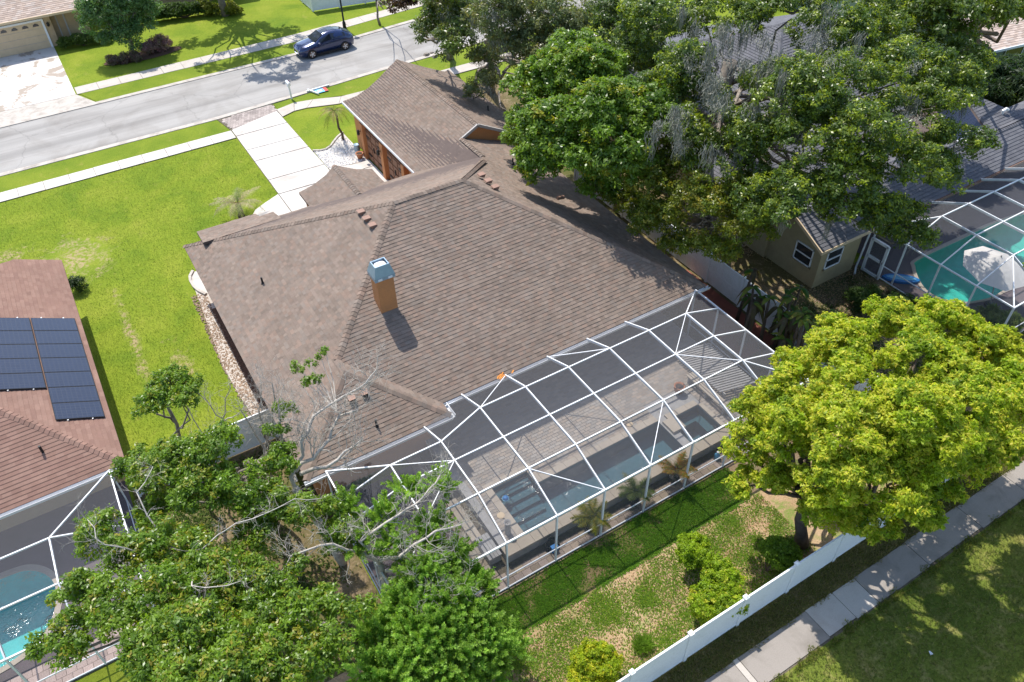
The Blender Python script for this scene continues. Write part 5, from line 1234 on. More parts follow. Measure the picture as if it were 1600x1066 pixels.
n_ = len(pr_); mb.add([(14.37 + a, 55.15, 1.1 + b) for a, b in pr_] + [(14.37 + a, 55.75, 1.1 + b) for a, b in pr_], [tuple(range(n_ - 1, -1, -1)), tuple(range(n_, 2 * n_))] + [(i, (i + 1) % n_, n_ + (i + 1) % n_, n_ + i) for i in range(n_)])
mb.obj('box', M['white'], mx_)
MB().box(14.475, 55.5, 1.2, 14.49, 55.53, 1.38).obj('flag', M['red'], mx_)
sg = thing('yard_sign', 'white post sign lying on the grass verge with blue and red panel', 'sign', (16.3, 55.4, 0))
mb = MB(); mb.bar((15.7, 55.72, .12), (17.5, 55.82, .12), .1); mb.bar((15.86, 55.95, .13), (16.3, 54.85, .13), .1); mb.obj('post', M['white'], sg)
mb = MB(); mb.box(16.25, 55.05, .06, 17.15, 55.66, .09); pn = mb.obj('sign_panel', M['bluelight'], sg)
MB().box(16.9, 55.05, .092, 17.16, 55.68, .1).obj('red_band', M['red'], pn)
MB().box(16.4, 55.2, .092, 16.75, 55.5, .1).obj('pale_patch', M['white'], pn)
# small things on the ground and roof
t = thing('toy_debris', 'orange leaf litter clump lying in the rear gutter', 'debris', (11.2, 20.0, 2.8))
mb = MB()
for k in range(14):
    x, y = 11.2 + float(rg.normal()) * .16, 19.98 + float(rg.normal()) * .05; mb.bar((x, y, 2.8), (x + .12, y + .06, 2.88), .06, .03)
mb.obj('leaf_clump', M['orange_toy'], t)
t = thing('litter_paper', 'white scrap of paper lying on the shaded field grass', 'litter', (18.1, 3.4, 0))
MB().add([(18.04, 3.36, .05), (18.13, 3.33, .09), (18.16, 3.46, .05), (18.08, 3.48, .1)], [(0, 1, 2, 3)]).obj('paper', M['white'], t)
for (x, y, r, lb) in ((26.2, 56.75, .3, 'largest grey boulder at the kerb under the street oak'), (26.75, 56.9, .2, 'smallest grey boulder beside the street edge'), (26.6, 56.1, .25, 'grey boulder set back on the grass from the kerb')):
    mb = MB()
    me_pts = [(x + r * math.cos(a) * (1 + .2 * math.sin(a * 3 + x)), y + r * .8 * math.sin(a), 0) for a in np.linspace(0, 2 * math.pi, 9)[:-1]]
    mb.add(me_pts + [(p[0] * .6 + x * .4, p[1] * .6 + y * .4, r * .7) for p in me_pts], [(i, (i + 1) % 8, 8 + (i + 1) % 8, 8 + i) for i in range(8)] + [tuple(range(8, 16))])
    tag(mb.obj('rock', M['bark']), lb, 'rock', 'boulders at the kerb under the street oak')
t = thing('flower_pot', 'terracotta pot at the garage corner on white rocks', 'pot', (15.15, 44.55, 0))
MB().lathe(15.15, 44.55, [(.16, .04), (.24, .35), (.27, .42), (.22, .42), (.2, .36)], 14).obj('pot_body', M['terracotta'], t, True)
MB().lathe(15.15, 44.55, [(.21, .37), (.02, .39)], 10).obj('soil', M['soil'], t)
t = thing('plant_urn', 'dark blue urn with plant by the garage wall', 'pot', (15.3, 45.3, 0))
MB().lathe(15.3, 45.3, [(.14, .03), (.2, .3), (.16, .6), (.19, .65), (.13, .62)], 14).obj('urn_body', M['flash_blue'], t, True)
# ------------------------------------------------------------------ vegetation
G1 = [(0.08, 0.135, 0.026), (0.11, 0.17, 0.03), (0.14, 0.2, 0.035), (0.07, 0.12, 0.028)]
G2 = [(0.05, 0.1, 0.016), (0.07, 0.125, 0.018), (0.085, 0.14, 0.022), (0.075, 0.12, 0.035)]
YG = [(0.23, 0.335, 0.016), (0.29, 0.39, 0.018), (0.34, 0.42, 0.022), (0.15, 0.24, 0.015), (0.37, 0.43, 0.024)]
YT = [(0.55, 0.56, 0.05), (0.58, 0.52, 0.06), (0.48, 0.55, 0.045)]
OG = [(0.13, 0.18, 0.016), (0.165, 0.21, 0.018), (0.1, 0.145, 0.014), (0.19, 0.215, 0.02)]
OT = [(0.32, 0.3, 0.028), (0.36, 0.3, 0.04)]
GY = [(0.15, 0.19, 0.07), (0.19, 0.22, 0.09), (0.105, 0.15, 0.045), (0.22, 0.23, 0.1)]
BG = [(0.12, 0.215, 0.02), (0.16, 0.265, 0.024), (0.09, 0.165, 0.018), (0.2, 0.295, 0.03)]
LG = [(0.125, 0.22, 0.018), (0.17, 0.275, 0.022), (0.205, 0.31, 0.025), (0.085, 0.165, 0.015)]
LT = [(0.28, 0.34, 0.028), (0.3, 0.3, 0.04)]
FG = [(0.235, 0.385, 0.065), (0.3, 0.46, 0.085), (0.165, 0.29, 0.042), (0.34, 0.5, 0.11)]
def tree(label, key, base, top, r0, L, W, pal, seed, cat='tree', name='tree', bark='bark', twigs=90, group=None, lr=.45, mossn=0, **kw):
    t = thing(name, label, cat, base, group)
    lob = LOBES[key]
    cl = crown('crown', lob, t, L, W, pal, seed, **kw)
    limbs(name, base, top, r0, lob, cl, t, bark, seed + 1, twigs, lr)
    if mossn:
        r = np.random.default_rng(seed + 2); i = r.choice(len(cl), mossn, replace=False)
        moss('moss', cl[i] - np.array([0, 0, .2]), t, seed + 3)
    return t, cl
tree('big rounded yellow green tree overhanging the rear path', 'camphor', (17.65, 8.75, 0), (17.2, 9.1, 3.6), .24, .135, .06, YG, 101, tips=YT, tip_share=.55, rs=.37, rc=.16, per=22, density=.92, gap=.28, twigs=120, bark='bark_dark', mat='softleaf', upw=.5)
tree('bright green tree leaning over the right edge of the brown roof', 'bright', (25.6, 30.6, 0), (23.8, 29.6, 5.2), .26, .21, .1, BG, 111, tips=[(0.26, 0.3, 0.02), (0.3, 0.28, 0.02)], tip_share=.1, rs=.6, rc=.28, per=22, density=.95)
t_moss, cl_m = tree('largest mossy oak towering over the grey neighbour roof', 'mossoak', (28.6, 27.6, 0), (28.9, 27.0, 9.5), .55, .15, .075, G1 + OG[:1], 121, tips=[(0.24, 0.32, 0.02), (0.3, 0.34, 0.024)], tip_share=.3, rs=.55, rc=.25, per=24, density=.8, twigs=160, lr=.24, mossn=40, gap=.34)
tree('olive green multi stem tree by the white side fence', 'olive', (26.6, 24.3, 0), (25.6, 23.4, 3.6), .13, .16, .07, OG, 131, tips=OT, tip_share=.25, rs=.5, rc=.24, per=20, density=.9, gap=.2)
tree('tall street oak with two trunks past the garage roof', 'street1', (27.5, 55.2, 0), (26.2, 53.2, 4.0), .26, .2, .09, GY[:3] + G1[:2], 141, tips=[(.2, .22, .03)], tip_share=.25, rs=.6, rc=.3, per=18, density=.8, mossn=8, gap=.25)
tree('grey green mossy oak in the front yard behind the garage', 'street2', (27.2, 48.3, 0), (26.0, 46.0, 4.5), .3, .18, .075, GY, 151, tips=[(.24, .22, .06)], tip_share=.2, rs=.55, rc=.28, per=20, density=.8, mossn=26, gap=.25)
tree('dark purple leaved street tree at the top edge', 'purple', (25.8, 64.9, 0), (25.8, 64.9, 3), .1, .2, .1, [(0.05, 0.02, 0.018), (0.08, 0.035, 0.025), (0.06, 0.045, 0.02)], 161, rs=.5, rc=.3, per=18)
tree('rounded crape myrtle tree in the bed across the street', 'myrtle', (6.4, 70.3, 0), (6.2, 69.6, 2.2), .14, .19, .09, [(0.1, 0.2, 0.06), (0.14, 0.25, 0.08), (0.18, 0.28, 0.11), (0.07, 0.15, 0.04)], 171, rs=.5, rc=.3, per=18, density=.9)
tree('dark twisting tree in front of the grey green house at the top right', 'farr', (56.8, 31.0, 0), (52.5, 28.3, 6), .35, .24, .11, G1 + OG[:2], 181, rs=.7, rc=.35, per=18, bark='bark_dark', lr=.6)
tree('far leafy oak between the front lawns beyond the bright tree', 'farcanopy', (37.5, 45.5, 0), (35, 42.5, 4), .26, .23, .11, G2 + GY[:1], 191, rs=.6, rc=.34, per=18, density=.75, mossn=8, gap=.25)
tree('small leafy laurel oak crown standing behind the short white fence', 'laurel_a', (-.9, 23.2, 0), (-.8, 22.1, 6.3), .085, .12, .055, LG, 201, rs=.22, rc=.14, per=14, tips=LT, tip_share=.15, lr=.5, twigs=50, gap=.35, zflat=.6)
tree('dense glossy laurel oak below the short white fence', 'laurel_b', (1.0, 20.6, 0), (.8, 19.8, 4.4), .17, .125, .058, LG, 211, rs=.33, rc=.17, per=18, density=.95, tips=LT, tip_share=.15, twigs=150, gap=.2, bark='bark')
tree('wide glossy laurel oak at the bottom left beside the turquoise pool', 'laurel_c', (-1.6, 15.2, 0), (-1.6, 15.0, 4.6), .2, .125, .058, LG, 221, rs=.33, rc=.17, per=18, density=.9, tips=[(.3, .34, .03), (.32, .28, .04)], tip_share=.2, twigs=200, gap=.2, bark='bark', lr=.4)
# pale moss curtains hanging round the oak trunk
rm_ = np.random.default_rng(125)
moss('moss', [(p[0] + rm_.normal() * .5, p[1] + rm_.normal() * .5, p[2] + rm_.normal() * .5) for p in LOBES['mosspts'] for _ in range(3)], t_moss, 126, pal=((0.24, 0.235, 0.19), (0.31, 0.3, 0.25), (0.17, 0.175, 0.14)), L=(.6, 2.0), spread=.34, per=55)
tree('broad leafy tree just right of the big yellow tree', 'shade', (29.4, 7.0, 0), (29.0, 6.6, 4.0), .22, .2, .1, YG[:4], 105, tips=YT, tip_share=.2, rs=.6, rc=.3, per=18, density=.9, bark='bark_dark', mat='softleaf', gap=.25)
# feathery young cypress by the cage corner: long soft fronds
def plume(name, lobes, parent, pal, seed, n_per=15, mat='softleaf'):
    """spiky plumes: tufts of narrow leaflets round short upright shoots"""
    rng = np.random.default_rng(seed); P = []; C = []
    for x, y, z, r in lobes:
        k = int(n_per * 4 * (r / .5) ** 2)
        d = unit(rng.normal(size=(k, 3))); d[:, 2] = np.abs(d[:, 2]) * .9 - .15
        o = np.array([x, y, z]) + d * r * rng.uniform(.4, 1, (k, 1))
        ax = unit(d * .7 + np.array([0, 0, .55]) + rng.normal(size=(k, 3)) * .3)
        m = 80; L = rng.uniform(.4, .85, k)
        i = np.repeat(np.arange(k), m); t = rng.uniform(0.05, 1, len(i))[:, None]
        side = rng.normal(size=(len(i), 3)); side = unit(side - ax[i] * np.sum(side * ax[i], 1, keepdims=True))
        c = o[i] + ax[i] * t * L[i][:, None]; ln = (.2 * (1.15 - t * .75))
        tip = unit(side * .8 + ax[i] * .65); nr_ = unit(np.cross(tip, rng.normal(size=tip.shape))); nr_ = unit(nr_ + np.array([0, 0, .9])); w = np.cross(tip, nr_)
        a = c; b = c + tip * ln
        P.append(np.stack([a, (a + b) / 2 + w * .024, b, (a + b) / 2 - w * .024], 1))
        base = pick(rng, pal, k) * rng.uniform(.8, 1.2, (k, 1)); C.append(base[i] * rng.uniform(.8, 1.2, (len(i), 1)))
    quads_mesh(name, np.concatenate(P), np.concatenate(C), M[mat], parent)
ft = thing('feathery_tree', 'feathery bright green young cypress at the near left cage corner', 'tree', (4.6, 11.6, 0))
plume('crown', LOBES['feather'], ft, FG, 231)
limbs('feathery_tree', (4.6, 11.6, 0), (4.5, 12.0, 2.4), .09, LOBES['feather'], [], ft, 'bark', 232, lr=.5)
# bare bleached trees
def bare(label, base, chains, r, seed, depth=4, length=.7, group=None):
    t = thing('bare_tree', label, 'dead tree', base, group); rng = np.random.default_rng(seed)
    mb = MB(); mb.tube(branch_path(rng, base, chains[0][0], 5, .03), [r * 1.15, r, r * .95, r * .9, r * .85], 8); mb.obj('trunk', M['twig'], t, True)
    mb = MB()
    for ch in chains:
        rr = r * .5; pts = []
        for a, b in zip(ch, ch[1:]): pts += branch_path(rng, a, b, 4, .05)[:-1]
        pts.append(tuple(ch[-1])); n = len(pts)
        mb.tube(pts, [rr * (1 - .75 * i / n) for i in range(n)], 6, cap=False)
        for i in range(2, n):
            d = np.array(pts[i]) - np.array(pts[i - 1])
            for _ in range(2 if i < n - 1 else 3): twig_tree(mb, rng, pts[i], unit(d) + rng.normal(size=3) * .8, length * rng.uniform(.6, 1.1), rr * (.36 - .2 * i / n), depth - 1, .7, .12, 2, 4)
    mb.obj('branches', M['twig'], t, True)
    return t
bare('slim bare tree forking in front of the short white fence', (.2, 22.9, 0), [[(.23, 22.7, 3.4), (.76, 22.13, 4.5), (.44, 22.03, 5.8), (.28, 21.82, 6.4)], [(.6, 22.3, 4.2), (1.31, 21.6, 5.0)], [(.6, 22.3, 4.2), (1.31, 21.49, 6.4)]], .06, 301, 3, .5)
bare('taller bare tree standing against the left roof eave', (1.0, 20.9, 0), [[(1.5, 20.3, 3.6), (1.82, 20.05, 5), (1.85, 20.38, 6), (2.2, 20.46, 7)], [(1.7, 20.1, 4.6), (2.24, 20.13, 6), (2.52, 20.26, 7)], [(1.6, 20.2, 4.2), (1.3, 20.5, 6.2)]], .09, 302, 4, .6)
bare('thin crooked bare tree beside the small leafy laurel', (-.3, 22.6, 0), [[(-.3, 22.4, 3.0), (-.2, 22.2, 5.0), (-.1, 21.9, 6.6)], [(-.25, 22.3, 4), (.2, 21.9, 4.6)]], .05, 303, 3, .45)
bare('large dead tree with bleached limbs reaching over the roof corner', (2.6, 17.2, 0), [[(1.9, 17.8, 4.4), (2.58, 18.23, 6), (3.27, 18.6, 6.5), (4.89, 18.29, 7.2), (5.6, 18.38, 7.6)], [(2.1, 18.0, 5), (3.01, 17.9, 5.6), (4.05, 18.42, 6.2), (4.62, 17.97, 6.6)], [(2.0, 17.9, 4.6), (2.1, 19.0, 5.6), (2.4, 19.4, 6.8)], [(2.2, 17.8, 5), (3.4, 17.2, 5.6), (4.3, 17.3, 5.9)]], .15, 304, 4, .8)
bare('dead leaning tree with a long grey bough over the cage front', (3.4, 14.2, 0), [[(3.3, 14.4, 3.2), (2.9, 14.58, 4.6), (4.24, 14.56, 5.0), (5.15, 14.54, 5.3), (6.0, 14.97, 5.4)], [(3.3, 14.4, 3.4), (3.87, 13.47, 4.6), (5.04, 13.54, 4.8), (5.89, 13.44, 4.6)], [(3.2, 14.5, 3.4), (2.11, 14.83, 4.8), (.8, 14.4, 5.8)], [(3.4, 14.2, 3), (4.3, 12.8, 3.8), (4.4, 12.0, 3.9)]], .13, 305, 4, .75)
tw = thing('leafy_branch', 'sparse green leaf tufts at the tips of the dead limbs', 'branch', (4.6, 18.6, 6.8))
crown('leaf_tufts', LOBES['twigleaf'], tw, .12, .05, LG, 306, rs=.15, rc=.1, per=7, gap=.3)
mb = MB(); [mb.tube([(4.0, 18.4, 6.4), (p[0] * .5 + 2.1, p[1] * .5 + 9.3, 6.6), (p[0], p[1], p[2])], [.02, .014, .008], 4) for p in LOBES['twigleaf']]; mb.obj('twig', M['twig'], tw)
bare('bleached dead boughs showing through the wide glossy laurel', (-2.2, 15.6, 0), [[(-2.0, 15.4, 5.8), (-1.2, 14.6, 7.6), (-.2, 14.6, 8.0), (1.0, 14.8, 7.6), (2.2, 15.0, 6.9)], [(-2.2, 15.6, 6.0), (-3.4, 15.9, 7.9), (-3.6, 16.8, 8.1)], [(-1.8, 15.2, 6.4), (-1.7, 13.2, 8.2), (-.6, 12.6, 8.3)], [(-2.1, 15.8, 6.4), (-2.3, 17.4, 7.7), (-1.7, 18.2, 7.6)]], .055, 307, 3, .5)
# clipped shrubs in the back yard and hedges
def shrub(label, lob, base, L, W, pal, seed, name='shrub', cat='shrub', tips=None, share=0, group=None, mat='softleaf', **kw):
    t = thing(name, label, cat, base, group)
    cl = crown('foliage', lob, t, L, W, pal, seed, tips=tips, tip_share=share, mat=mat, **kw)
    rng = np.random.default_rng(seed + 1); mb = MB()
    for x, y, z, r in lob:
        for _ in range(3): mb.tube(branch_path(rng, (base[0], base[1], 0), (x + rng.normal() * r * .3, y + rng.normal() * r * .3, z), 4, .05), [.035, .028, .02, .01], 5)
    mb.obj('stem', M['bark_dark'], t, True)
    return t
kw_ = dict(rs=.2, rc=.1, per=20, density=1.5, below=-.9, gap=0)
YB = [(0.22, 0.34, 0.012), (0.28, 0.4, 0.015), (0.16, 0.26, 0.012), (0.33, 0.42, 0.018)]
shrub('small round yellow green shrub behind the double clipped shrub', LOBES['s1'], (13.4, 10.2, 0), .085, .042, YB, 401, **kw_)
shrub('wide yellow green clipped shrub against the rear fence', LOBES['s2'], (13.1, 8.7, 0), .085, .042, YB, 411, tips=YT, share=.15, **kw_)
shrub('darker green rounded shrub under the big yellow tree', LOBES['s3'], (15.7, 8.6, 0), .085, .042, [(0.14, 0.24, 0.016), (0.19, 0.3, 0.02), (0.1, 0.19, 0.015)], 421, **kw_)
shrub('bright yellow shrub at the bottom edge by the fence', LOBES['s4'], (7.6, 8.6, 0), .085, .042, [(0.3, 0.38, 0.014), (0.36, 0.42, 0.016), (0.24, 0.33, 0.015)], 431, tips=[(.55, .52, .03)], share=.3, **kw_)
hk = dict(rs=.3, rc=.18, per=18, density=1.3, below=-.9, gap=0)
shrub('low green hedge beside the cream garage door', [(1.8 + i * .62, 74.9 - i * .1, .55, .5) for i in range(6)], (3.2, 74.7, 0), .13, .07, G1, 441, name='hedge', cat='hedge', **hk)
shrub('dark green hedge along the far tan wall', [(9.8 + i * .6, 76.6 - i * .12, .75, .65) for i in range(8)], (12, 76.2, 0), .13, .07, G2, 451, name='hedge', cat='hedge', **hk)
shrub('yellow variegated shrub at the foot of the far palm trunk', [(14.2, 75.4, .6, .7), (15.9, 74.6, .55, .65), (13.8, 75.9, 1.0, .6)], (14.6, 75.2, 0), .16, .08, [(.3, .3, .03), (.2, .22, .02), (.12, .16, .02)], 461, **hk)
shrub('purple pink flowering shrub row in the tree bed', [(8.0, 69.9, .55, .75), (8.8, 70.1, .55, .7), (7.3, 69.7, .5, .55)], (8.0, 69.9, 0), .12, .06, [(.34, .18, .22), (.42, .25, .28), (.2, .19, .1)], 471, **hk)
shrub('low dark reddish shrub at the left of the tree bed', [(4.6, 69.3, .35, .5), (5.3, 69.2, .35, .5), (6.1, 69.1, .35, .5)], (5.3, 69.2, 0), .12, .06, [(.18, .1, .1), (.13, .14, .06), (.28, .2, .18)], 481, **hk)
sheet('mulch_bed', [(4.0 + 2.9 + 3.1 * math.cos(a), 69.7 + .95 * math.sin(a)) for a in np.linspace(0, 2 * math.pi, 24)[:-1]], .012, 'mulch')
tree('grey oak trunk rising out of view across the street', 'farbig', (15.2, 74.8, 0), (15.3, 74.0, 6.5), .3, .26, .13, G1, 465, rs=.7, rc=.36, per=16, density=.6, gap=.35, twigs=60)
shrub('dark dense thicket against the grey green house at the top right', LOBES['thicket'], (55, 27, 0), .5, .09, [(.02, .045, .014), (.035, .065, .02), (.05, .085, .03)], 467, name='thicket', rs=.6, rc=.4, per=22, below=-.3, hang=.4)
shrub('dark spiky shrub next to the solar roof house wall', [(-3.0, 40.0, .4, .42)], (-3.0, 40.0, 0), .2, .04, [(.03, .06, .02), (.05, .08, .02)], 491, rs=.25, rc=.18, per=26)
# side yard shrubs right of the cage and round the right cage
for i, (x, y, z, r, lb) in enumerate(((30.6, 16.9, .5, .7, 'dark strappy shrub clump in front of the olive tan wall'), (31.6, 15.7, .45, .6, 'dark low shrub left of the right cage wall'), (32.4, 14.6, .45, .6, 'low green shrub at the outside of the right cage'),
                                      (34.5, 12.6, .5, .7, 'light green strappy shrub by the near right cage corner'), (36.4, 10.8, .6, .8, 'strappy shrub outside the right cage front'), (31.2, 11.6, .5, .8, 'dark shrub behind the big yellow tree'))):
    shrub(lb, [(x, y, z, r), (x + .6, y - .4, z * .8, r * .7)], (x, y, 0), .3, .045, [(.05, .1, .02), (.09, .15, .03), (.035, .07, .015)] if i != 3 else [(.14, .2, .05), (.2, .25, .08)], 500 + i * 7, rs=.35, rc=.22, per=20, density=1.0, below=-.4)
shrub('red flowering shrub at the right edge behind the big yellow tree', [(34.2, 8.8, 1.6, .9), (35.2, 8.2, 1.4, .9), (33.6, 9.6, 1.2, .7)], (34.4, 8.8, 0), .16, .08, G2, 551, tips=[(.5, .03, .06), (.55, .06, .1)], share=.35, rs=.35, rc=.2, per=20)
# ------------------------------------------------------------------ palms, banana clump, bamboo stems
def frond(mb, rng, o, az, L, droop, pal, wid=.36, n=12, rise=.7):
    """an arching midrib with paired leaflets"""
    d = np.array([math.cos(az), math.sin(az), 0]); s = np.array([-d[1], d[0], 0]); pts = []
    for i in range(n + 1):
        t = i / n; pts.append(np.array(o) + d * L * t * (1 - .12 * t) + np.array([0, 0, L * (rise * t - droop * t * t)]))
    mb.tube([tuple(p) for p in pts[::2]], [.018, .014, .011, .008, .006, .005, .004][:len(pts[::2])], 3, pal[0], cap=False)
    for i in range(2, n + 1):
        t = i / n; w = wid * math.sin(math.pi * min(.97, .18 + t * .8)) ** .7; f = pts[i] - pts[i - 1]; f = f / np.linalg.norm(f)
        for k in (-1, 1):
            for h in (0, .5):
                p = pts[i - 1] + (pts[i] - pts[i - 1]) * h; q = p + s * k * w + f * w * .55 + np.array([0, 0, -.35 * w + rng.normal() * .03])
                c = pal[rng.integers(0, len(pal))]; g = float(rng.uniform(.8, 1.2)); c = tuple(float(x * g) for x in c)
                a = f * .022; mb.add([tuple(p - a), tuple(p + a), tuple(q)], [(0, 1, 2)], c)
def palm(label, base, h, L, nf, pal, seed, r=.1, lean=(0, 0), cat='palm', name='palm', droop=.75, rise=.7, wid=.36, group=None, dead=None):
    t = thing(name, label, cat, base, group); rng = np.random.default_rng(seed)
    top = (base[0] + lean[0], base[1] + lean[1], base[2] + h)
    mb = MB(); mb.tube(branch_path(rng, base, top, 6, .02), [r * 1.3, r, r * .95, r * .9, r, r * .8], 8); mb.obj('trunk', M['bark_dark'], t, True)
    for k in range(nf):
        mb = MB(); az = 2 * math.pi * (k / nf) + rng.normal() * .25; up = rng.uniform(.55, 1.35)
        frond(mb, rng, top, az, L * rng.uniform(.8, 1.1), droop * rng.uniform(.7, 1.3), pal if not (dead and rng.uniform() < .3) else dead, wid, 11, rise * up)
        mb.obj('frond', M['softleaf'], t)
    return t
PP = [(.2, .26, .08), (.28, .32, .12), (.34, .34, .18)]
palm('young palm on the front lawn at the left bay roof', (6.5, 42.2, 0), .9, 1.9, 16, PP, 601, .17, droop=.7, rise=.62, wid=.34, dead=[(.45, .38, .26), (.48, .4, .28)])
palm('slender palm leaning in the white rock bed by the garage', (15.2, 47.6, 0), 2.3, 1.5, 13, [(.13, .2, .02), (.2, .24, .03), (.25, .24, .06)], 611, .08, (-.35, -.3), droop=.95, rise=.5, wid=.3, dead=[(.33, .25, .12)])
PO = [(.3, .26, .03), (.2, .22, .03), (.36, .2, .03)]
for (x, y, pal_, lb, sd) in ((11.3, 13.5, [(.2, .2, .02), (.28, .24, .03), (.14, .17, .03)], 'yellow green little palm at the second cage post', 621), (13.45, 13.55, [(.08, .12, .03), (.12, .15, .04)], 'dark green little palm at the third cage post', 631), (15.5, 13.55, [(.3, .17, .02), (.4, .2, .03), (.2, .22, .03)], 'orange tinted little palm at the fourth cage post', 641)):
    t = palm(lb, (x, y, .03), .75, .95, 12, pal_, sd, .05, droop=.55, rise=.8, wid=.24)
    MB().lathe(x, y, [(.17, .03), (.2, .25), (.22, .3), (.16, .3), (.14, .26)], 12).obj('pot', M['black'], t)
def blade_leaf(mb, rng, o, az, L, W, droop, pal, rise=.9):
    d = np.array([math.cos(az), math.sin(az), 0]); s = np.array([-d[1], d[0], 0]); n = 7; c = pal[rng.integers(0, len(pal))]
    pts = [np.array(o) + d * L * (i / n) + np.array([0, 0, L * (rise * (i / n) - droop * (i / n) ** 2)]) for i in range(n + 1)]
    for i in range(n):
        w0, w1 = (W * math.sin(math.pi * min(1, .08 + .92 * i / n)) ** .6, W * math.sin(math.pi * min(1, .08 + .92 * (i + 1) / n)) ** .6 if i < n - 1 else .01)
        for k in (-1, 1):
            e0, e1 = pts[i] + s * k * w0 - np.array([0, 0, w0 * .25]), pts[i + 1] + s * k * w1 - np.array([0, 0, w1 * .25])
            mb.add([tuple(pts[i]), tuple(pts[i + 1]), tuple(e1), tuple(e0)], [(0, 1, 2, 3)], tuple(float(x * rng.uniform(.85, 1.15)) for x in c))
bn_ = thing('banana_clump', 'clump of dark banana stems beside the white boarded fence', 'banana plant', (24.7, 16.6, 0)); rng_b = np.random.default_rng(651)
for i in range(24):
    x, y = 24.6 + rng_b.normal() * .45, 16.9 + rng_b.normal() * 1.0; h = rng_b.uniform(1.8, 3.3); tp = (x + rng_b.normal() * .2, y + rng_b.normal() * .2, h)
    mb = MB(); mb.tube([(x, y, 0), (x * .5 + tp[0] * .5, y * .5 + tp[1] * .5, h * .5), tp], [.1, .08, .05], 7); mb.obj('stem', M['bark_dark'], bn_, True)
    for k in range(6):
        mb = MB(); dead = rng_b.uniform() < .45
        blade_leaf(mb, rng_b, tp, rng_b.uniform(0, 6.28), rng_b.uniform(.4, .75), .11, rng_b.uniform(.9, 1.6) if not dead else 2.2, [(.12, .1, .05), (.09, .07, .04)] if dead else [(.06, .13, .02), (.1, .17, .02), (.17, .2, .03)], .75)
        mb.obj('leaf', M['softleaf'], bn_)
bb = thing('bamboo_clump', 'upright cane stems behind the white boarded fence top', 'bamboo', (26.3, 23.6, 0))
for i in range(14):
    x, y = 26.4 + rng_b.normal() * .45, 23.4 + rng_b.normal() * .5
    mb = MB(); mb.tube([(x, y, 0), (x + rng_b.normal() * .15, y + rng_b.normal() * .15, 2.2), (x + rng_b.normal() * .4, y + rng_b.normal() * .4, 3.6)], [.05, .045, .03], 6); mb.obj('cane', M['bark'], bb, True)
for i, (x, y) in enumerate(((53.8, 27.2), (55.6, 26.2), (52.2, 28.6), (57.5, 25.0), (54.6, 29.0), (50.8, 27.4), (59.6, 24.6))):
    palm(('dark fan palm leftmost below the grey green house', 'dark palm in the middle of the thicket by the grey roof', 'dark palm at the rear of the thicket', 'dark palm right of the thicket by the window', 'dark palm against the grey green wall', 'dark palm nearest the grey hip roof', 'dark palm at the far right of the thicket')[i], (x, y, 0), 1.6 + .3 * (i % 3), 1.9, 12, [(.02, .045, .014), (.032, .06, .02), (.05, .085, .035)], 660 + i, .12, droop=.8, rise=.7, wid=.4)
# ------------------------------------------------------------------ grass blades, ground cover and weeds as real leaves
def scatter(name, n, region, Lr, W, pal, seed, mask=None, mat='softleaf', z=0.0, lean=.7, clump=None, label=None):
    rng = np.random.default_rng(seed)
    x = rng.uniform(region[0], region[2], n); y = rng.uniform(region[1], region[3], n)
    if clump is not None:
        k, s = clump; cx = rng.uniform(region[0], region[2], k); cy = rng.uniform(region[1], region[3], k); i = rng.integers(0, k, n)
        sc = s * rng.uniform(.5, 1.6, k); x = cx[i] + rng.normal(size=n) * sc[i]; y = cy[i] + rng.normal(size=n) * sc[i]
        ok = (x > region[0]) & (x < region[2]) & (y > region[1]) & (y < region[3]); x, y = x[ok], y[ok]
    if mask is not None: ok = mask(x, y); x, y = x[ok], y[ok]
    n = len(x); p = np.stack([x, y, np.full(n, z)], 1); a = rng.uniform(0, 2 * math.pi, n); L = rng.uniform(*Lr, n)
    d = np.stack([np.cos(a) * lean, np.sin(a) * lean, rng.uniform(.4, 1.0, n)], 1); d = unit(d); s = np.stack([-np.sin(a), np.cos(a), np.zeros(n)], 1) * (W * rng.uniform(.7, 1.3, n))[:, None]
    tip = p + d * L[:, None]; mid = p + d * (L * .5)[:, None]
    P = np.stack([p - s * .5, mid - s * .5 + 0 * p, tip, mid + s * .5], 1)
    col = pick(rng, pal, n) * rng.uniform(.7, 1.3, (n, 1))
    o = quads_mesh(name, P, np.clip(col, .005, .9), M[mat]); o['kind'] = 'stuff'
    return o
GL = [(.12, .175, .016), (.155, .205, .018), (.19, .23, .025), (.105, .155, .014)]
in_bed = lambda x, y: (x > 3.2 + (12.95 - y) * .3) & (x < 18.2)
scatter('ground_cover', 52000, (3.0, 11.25, 17.8, 12.95), (.04, .085), .04, [(.13, .27, .02), (.19, .34, .025), (.09, .2, .018)], 701, z=0.01, clump=(170, .2), lean=1.0)
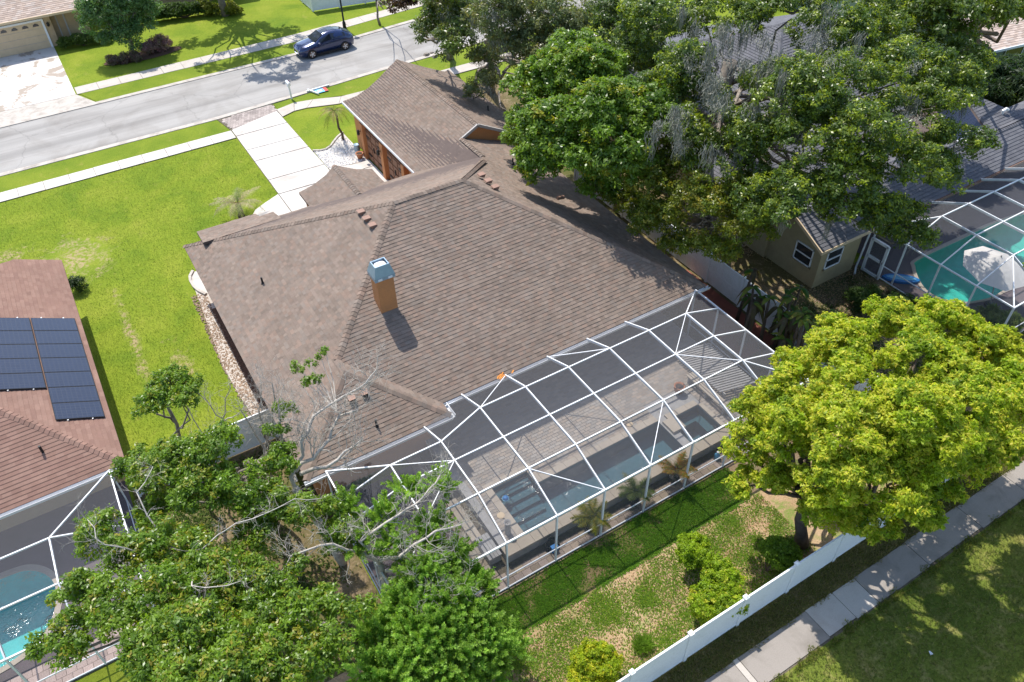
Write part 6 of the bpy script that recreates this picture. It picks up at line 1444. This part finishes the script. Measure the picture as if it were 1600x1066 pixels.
scatter('weeds', 70000, (0, 7.75, 18.0, 11.3), (.04, .09), .036, [(.12, .23, .016), (.18, .3, .02), (.25, .33, .03), (.09, .18, .018)], 711, z=0.0, clump=(170, .3), lean=1.0)
scatter('grass_tuft', 1400, (9.6, 8.6, 10.6, 9.5), (.2, .45), .025, [(.13, .24, .02), (.18, .29, .03)], 715, clump=(1, .14), lean=.6)
scatter('fallen_leaves', 5000, (3, 7.8, 18, 11.3), (.05, .1), .05, [(.42, .28, .16), (.34, .2, .11), (.5, .36, .23), (.25, .14, .08)], 721, z=.004, lean=2.5)
scatter('field_grass', 60000, (8, -4, 31, 5.45), (.08, .17), .022, [(.09, .125, .018), (.12, .155, .022), (.18, .185, .04), (.26, .22, .09)], 731)
scatter('field_grass', 9000, (8, 5.3, 31, 5.75), (.08, .17), .024, [(.09, .14, .012), (.13, .17, .016), (.22, .2, .05)], 735, mask=lambda x, y: y < 5.5 + .12 * np.sin(x * 3.1) + .1 * np.sin(x * 7.7))
scatter('verge_grass', 26000, (8, 6.6, 31, 7.56), (.07, .17), .022, [(.16, .16, .03), (.11, .14, .02), (.27, .21, .1), (.2, .16, .07)], 741, mask=lambda x, y: y > 6.68 + .07 * np.sin(x * 4.1))
scatter('lawn_grass', 90000, (-9, 24.6, 9.1, 51.75), (.04, .08), .022, GL, 751, mask=lambda x, y: ~((x > 1.8) & (y < 38.3)) & ~((x < -3.2) & (y < 38.6)) & ~((x > 6.5) & (y < 43.2)) & (np.hypot((x + 2.6) / 1.8, (y - 43.2) / 2.0) > 1))
scatter('shade_plants', 9000, (25.6, 7.8, 33, 19.0), (.08, .2), .05, [(.04, .08, .015), (.07, .12, .02), (.1, .13, .03)], 761, clump=(90, .4), lean=1.0)
scatter('shade_plants', 9000, (-3, 13.4, 3.1, 24.3), (.08, .2), .06, [(.05, .1, .015), (.09, .15, .02), (.12, .15, .03)], 771, clump=(60, .45), lean=1.0)
scatter('fallen_leaves', 7000, (25.6, 12, 33, 24), (.06, .11), .05, [(.4, .28, .2), (.3, .2, .14), (.48, .38, .3)], 781, z=.004, lean=2.5, clump=(40, .5))
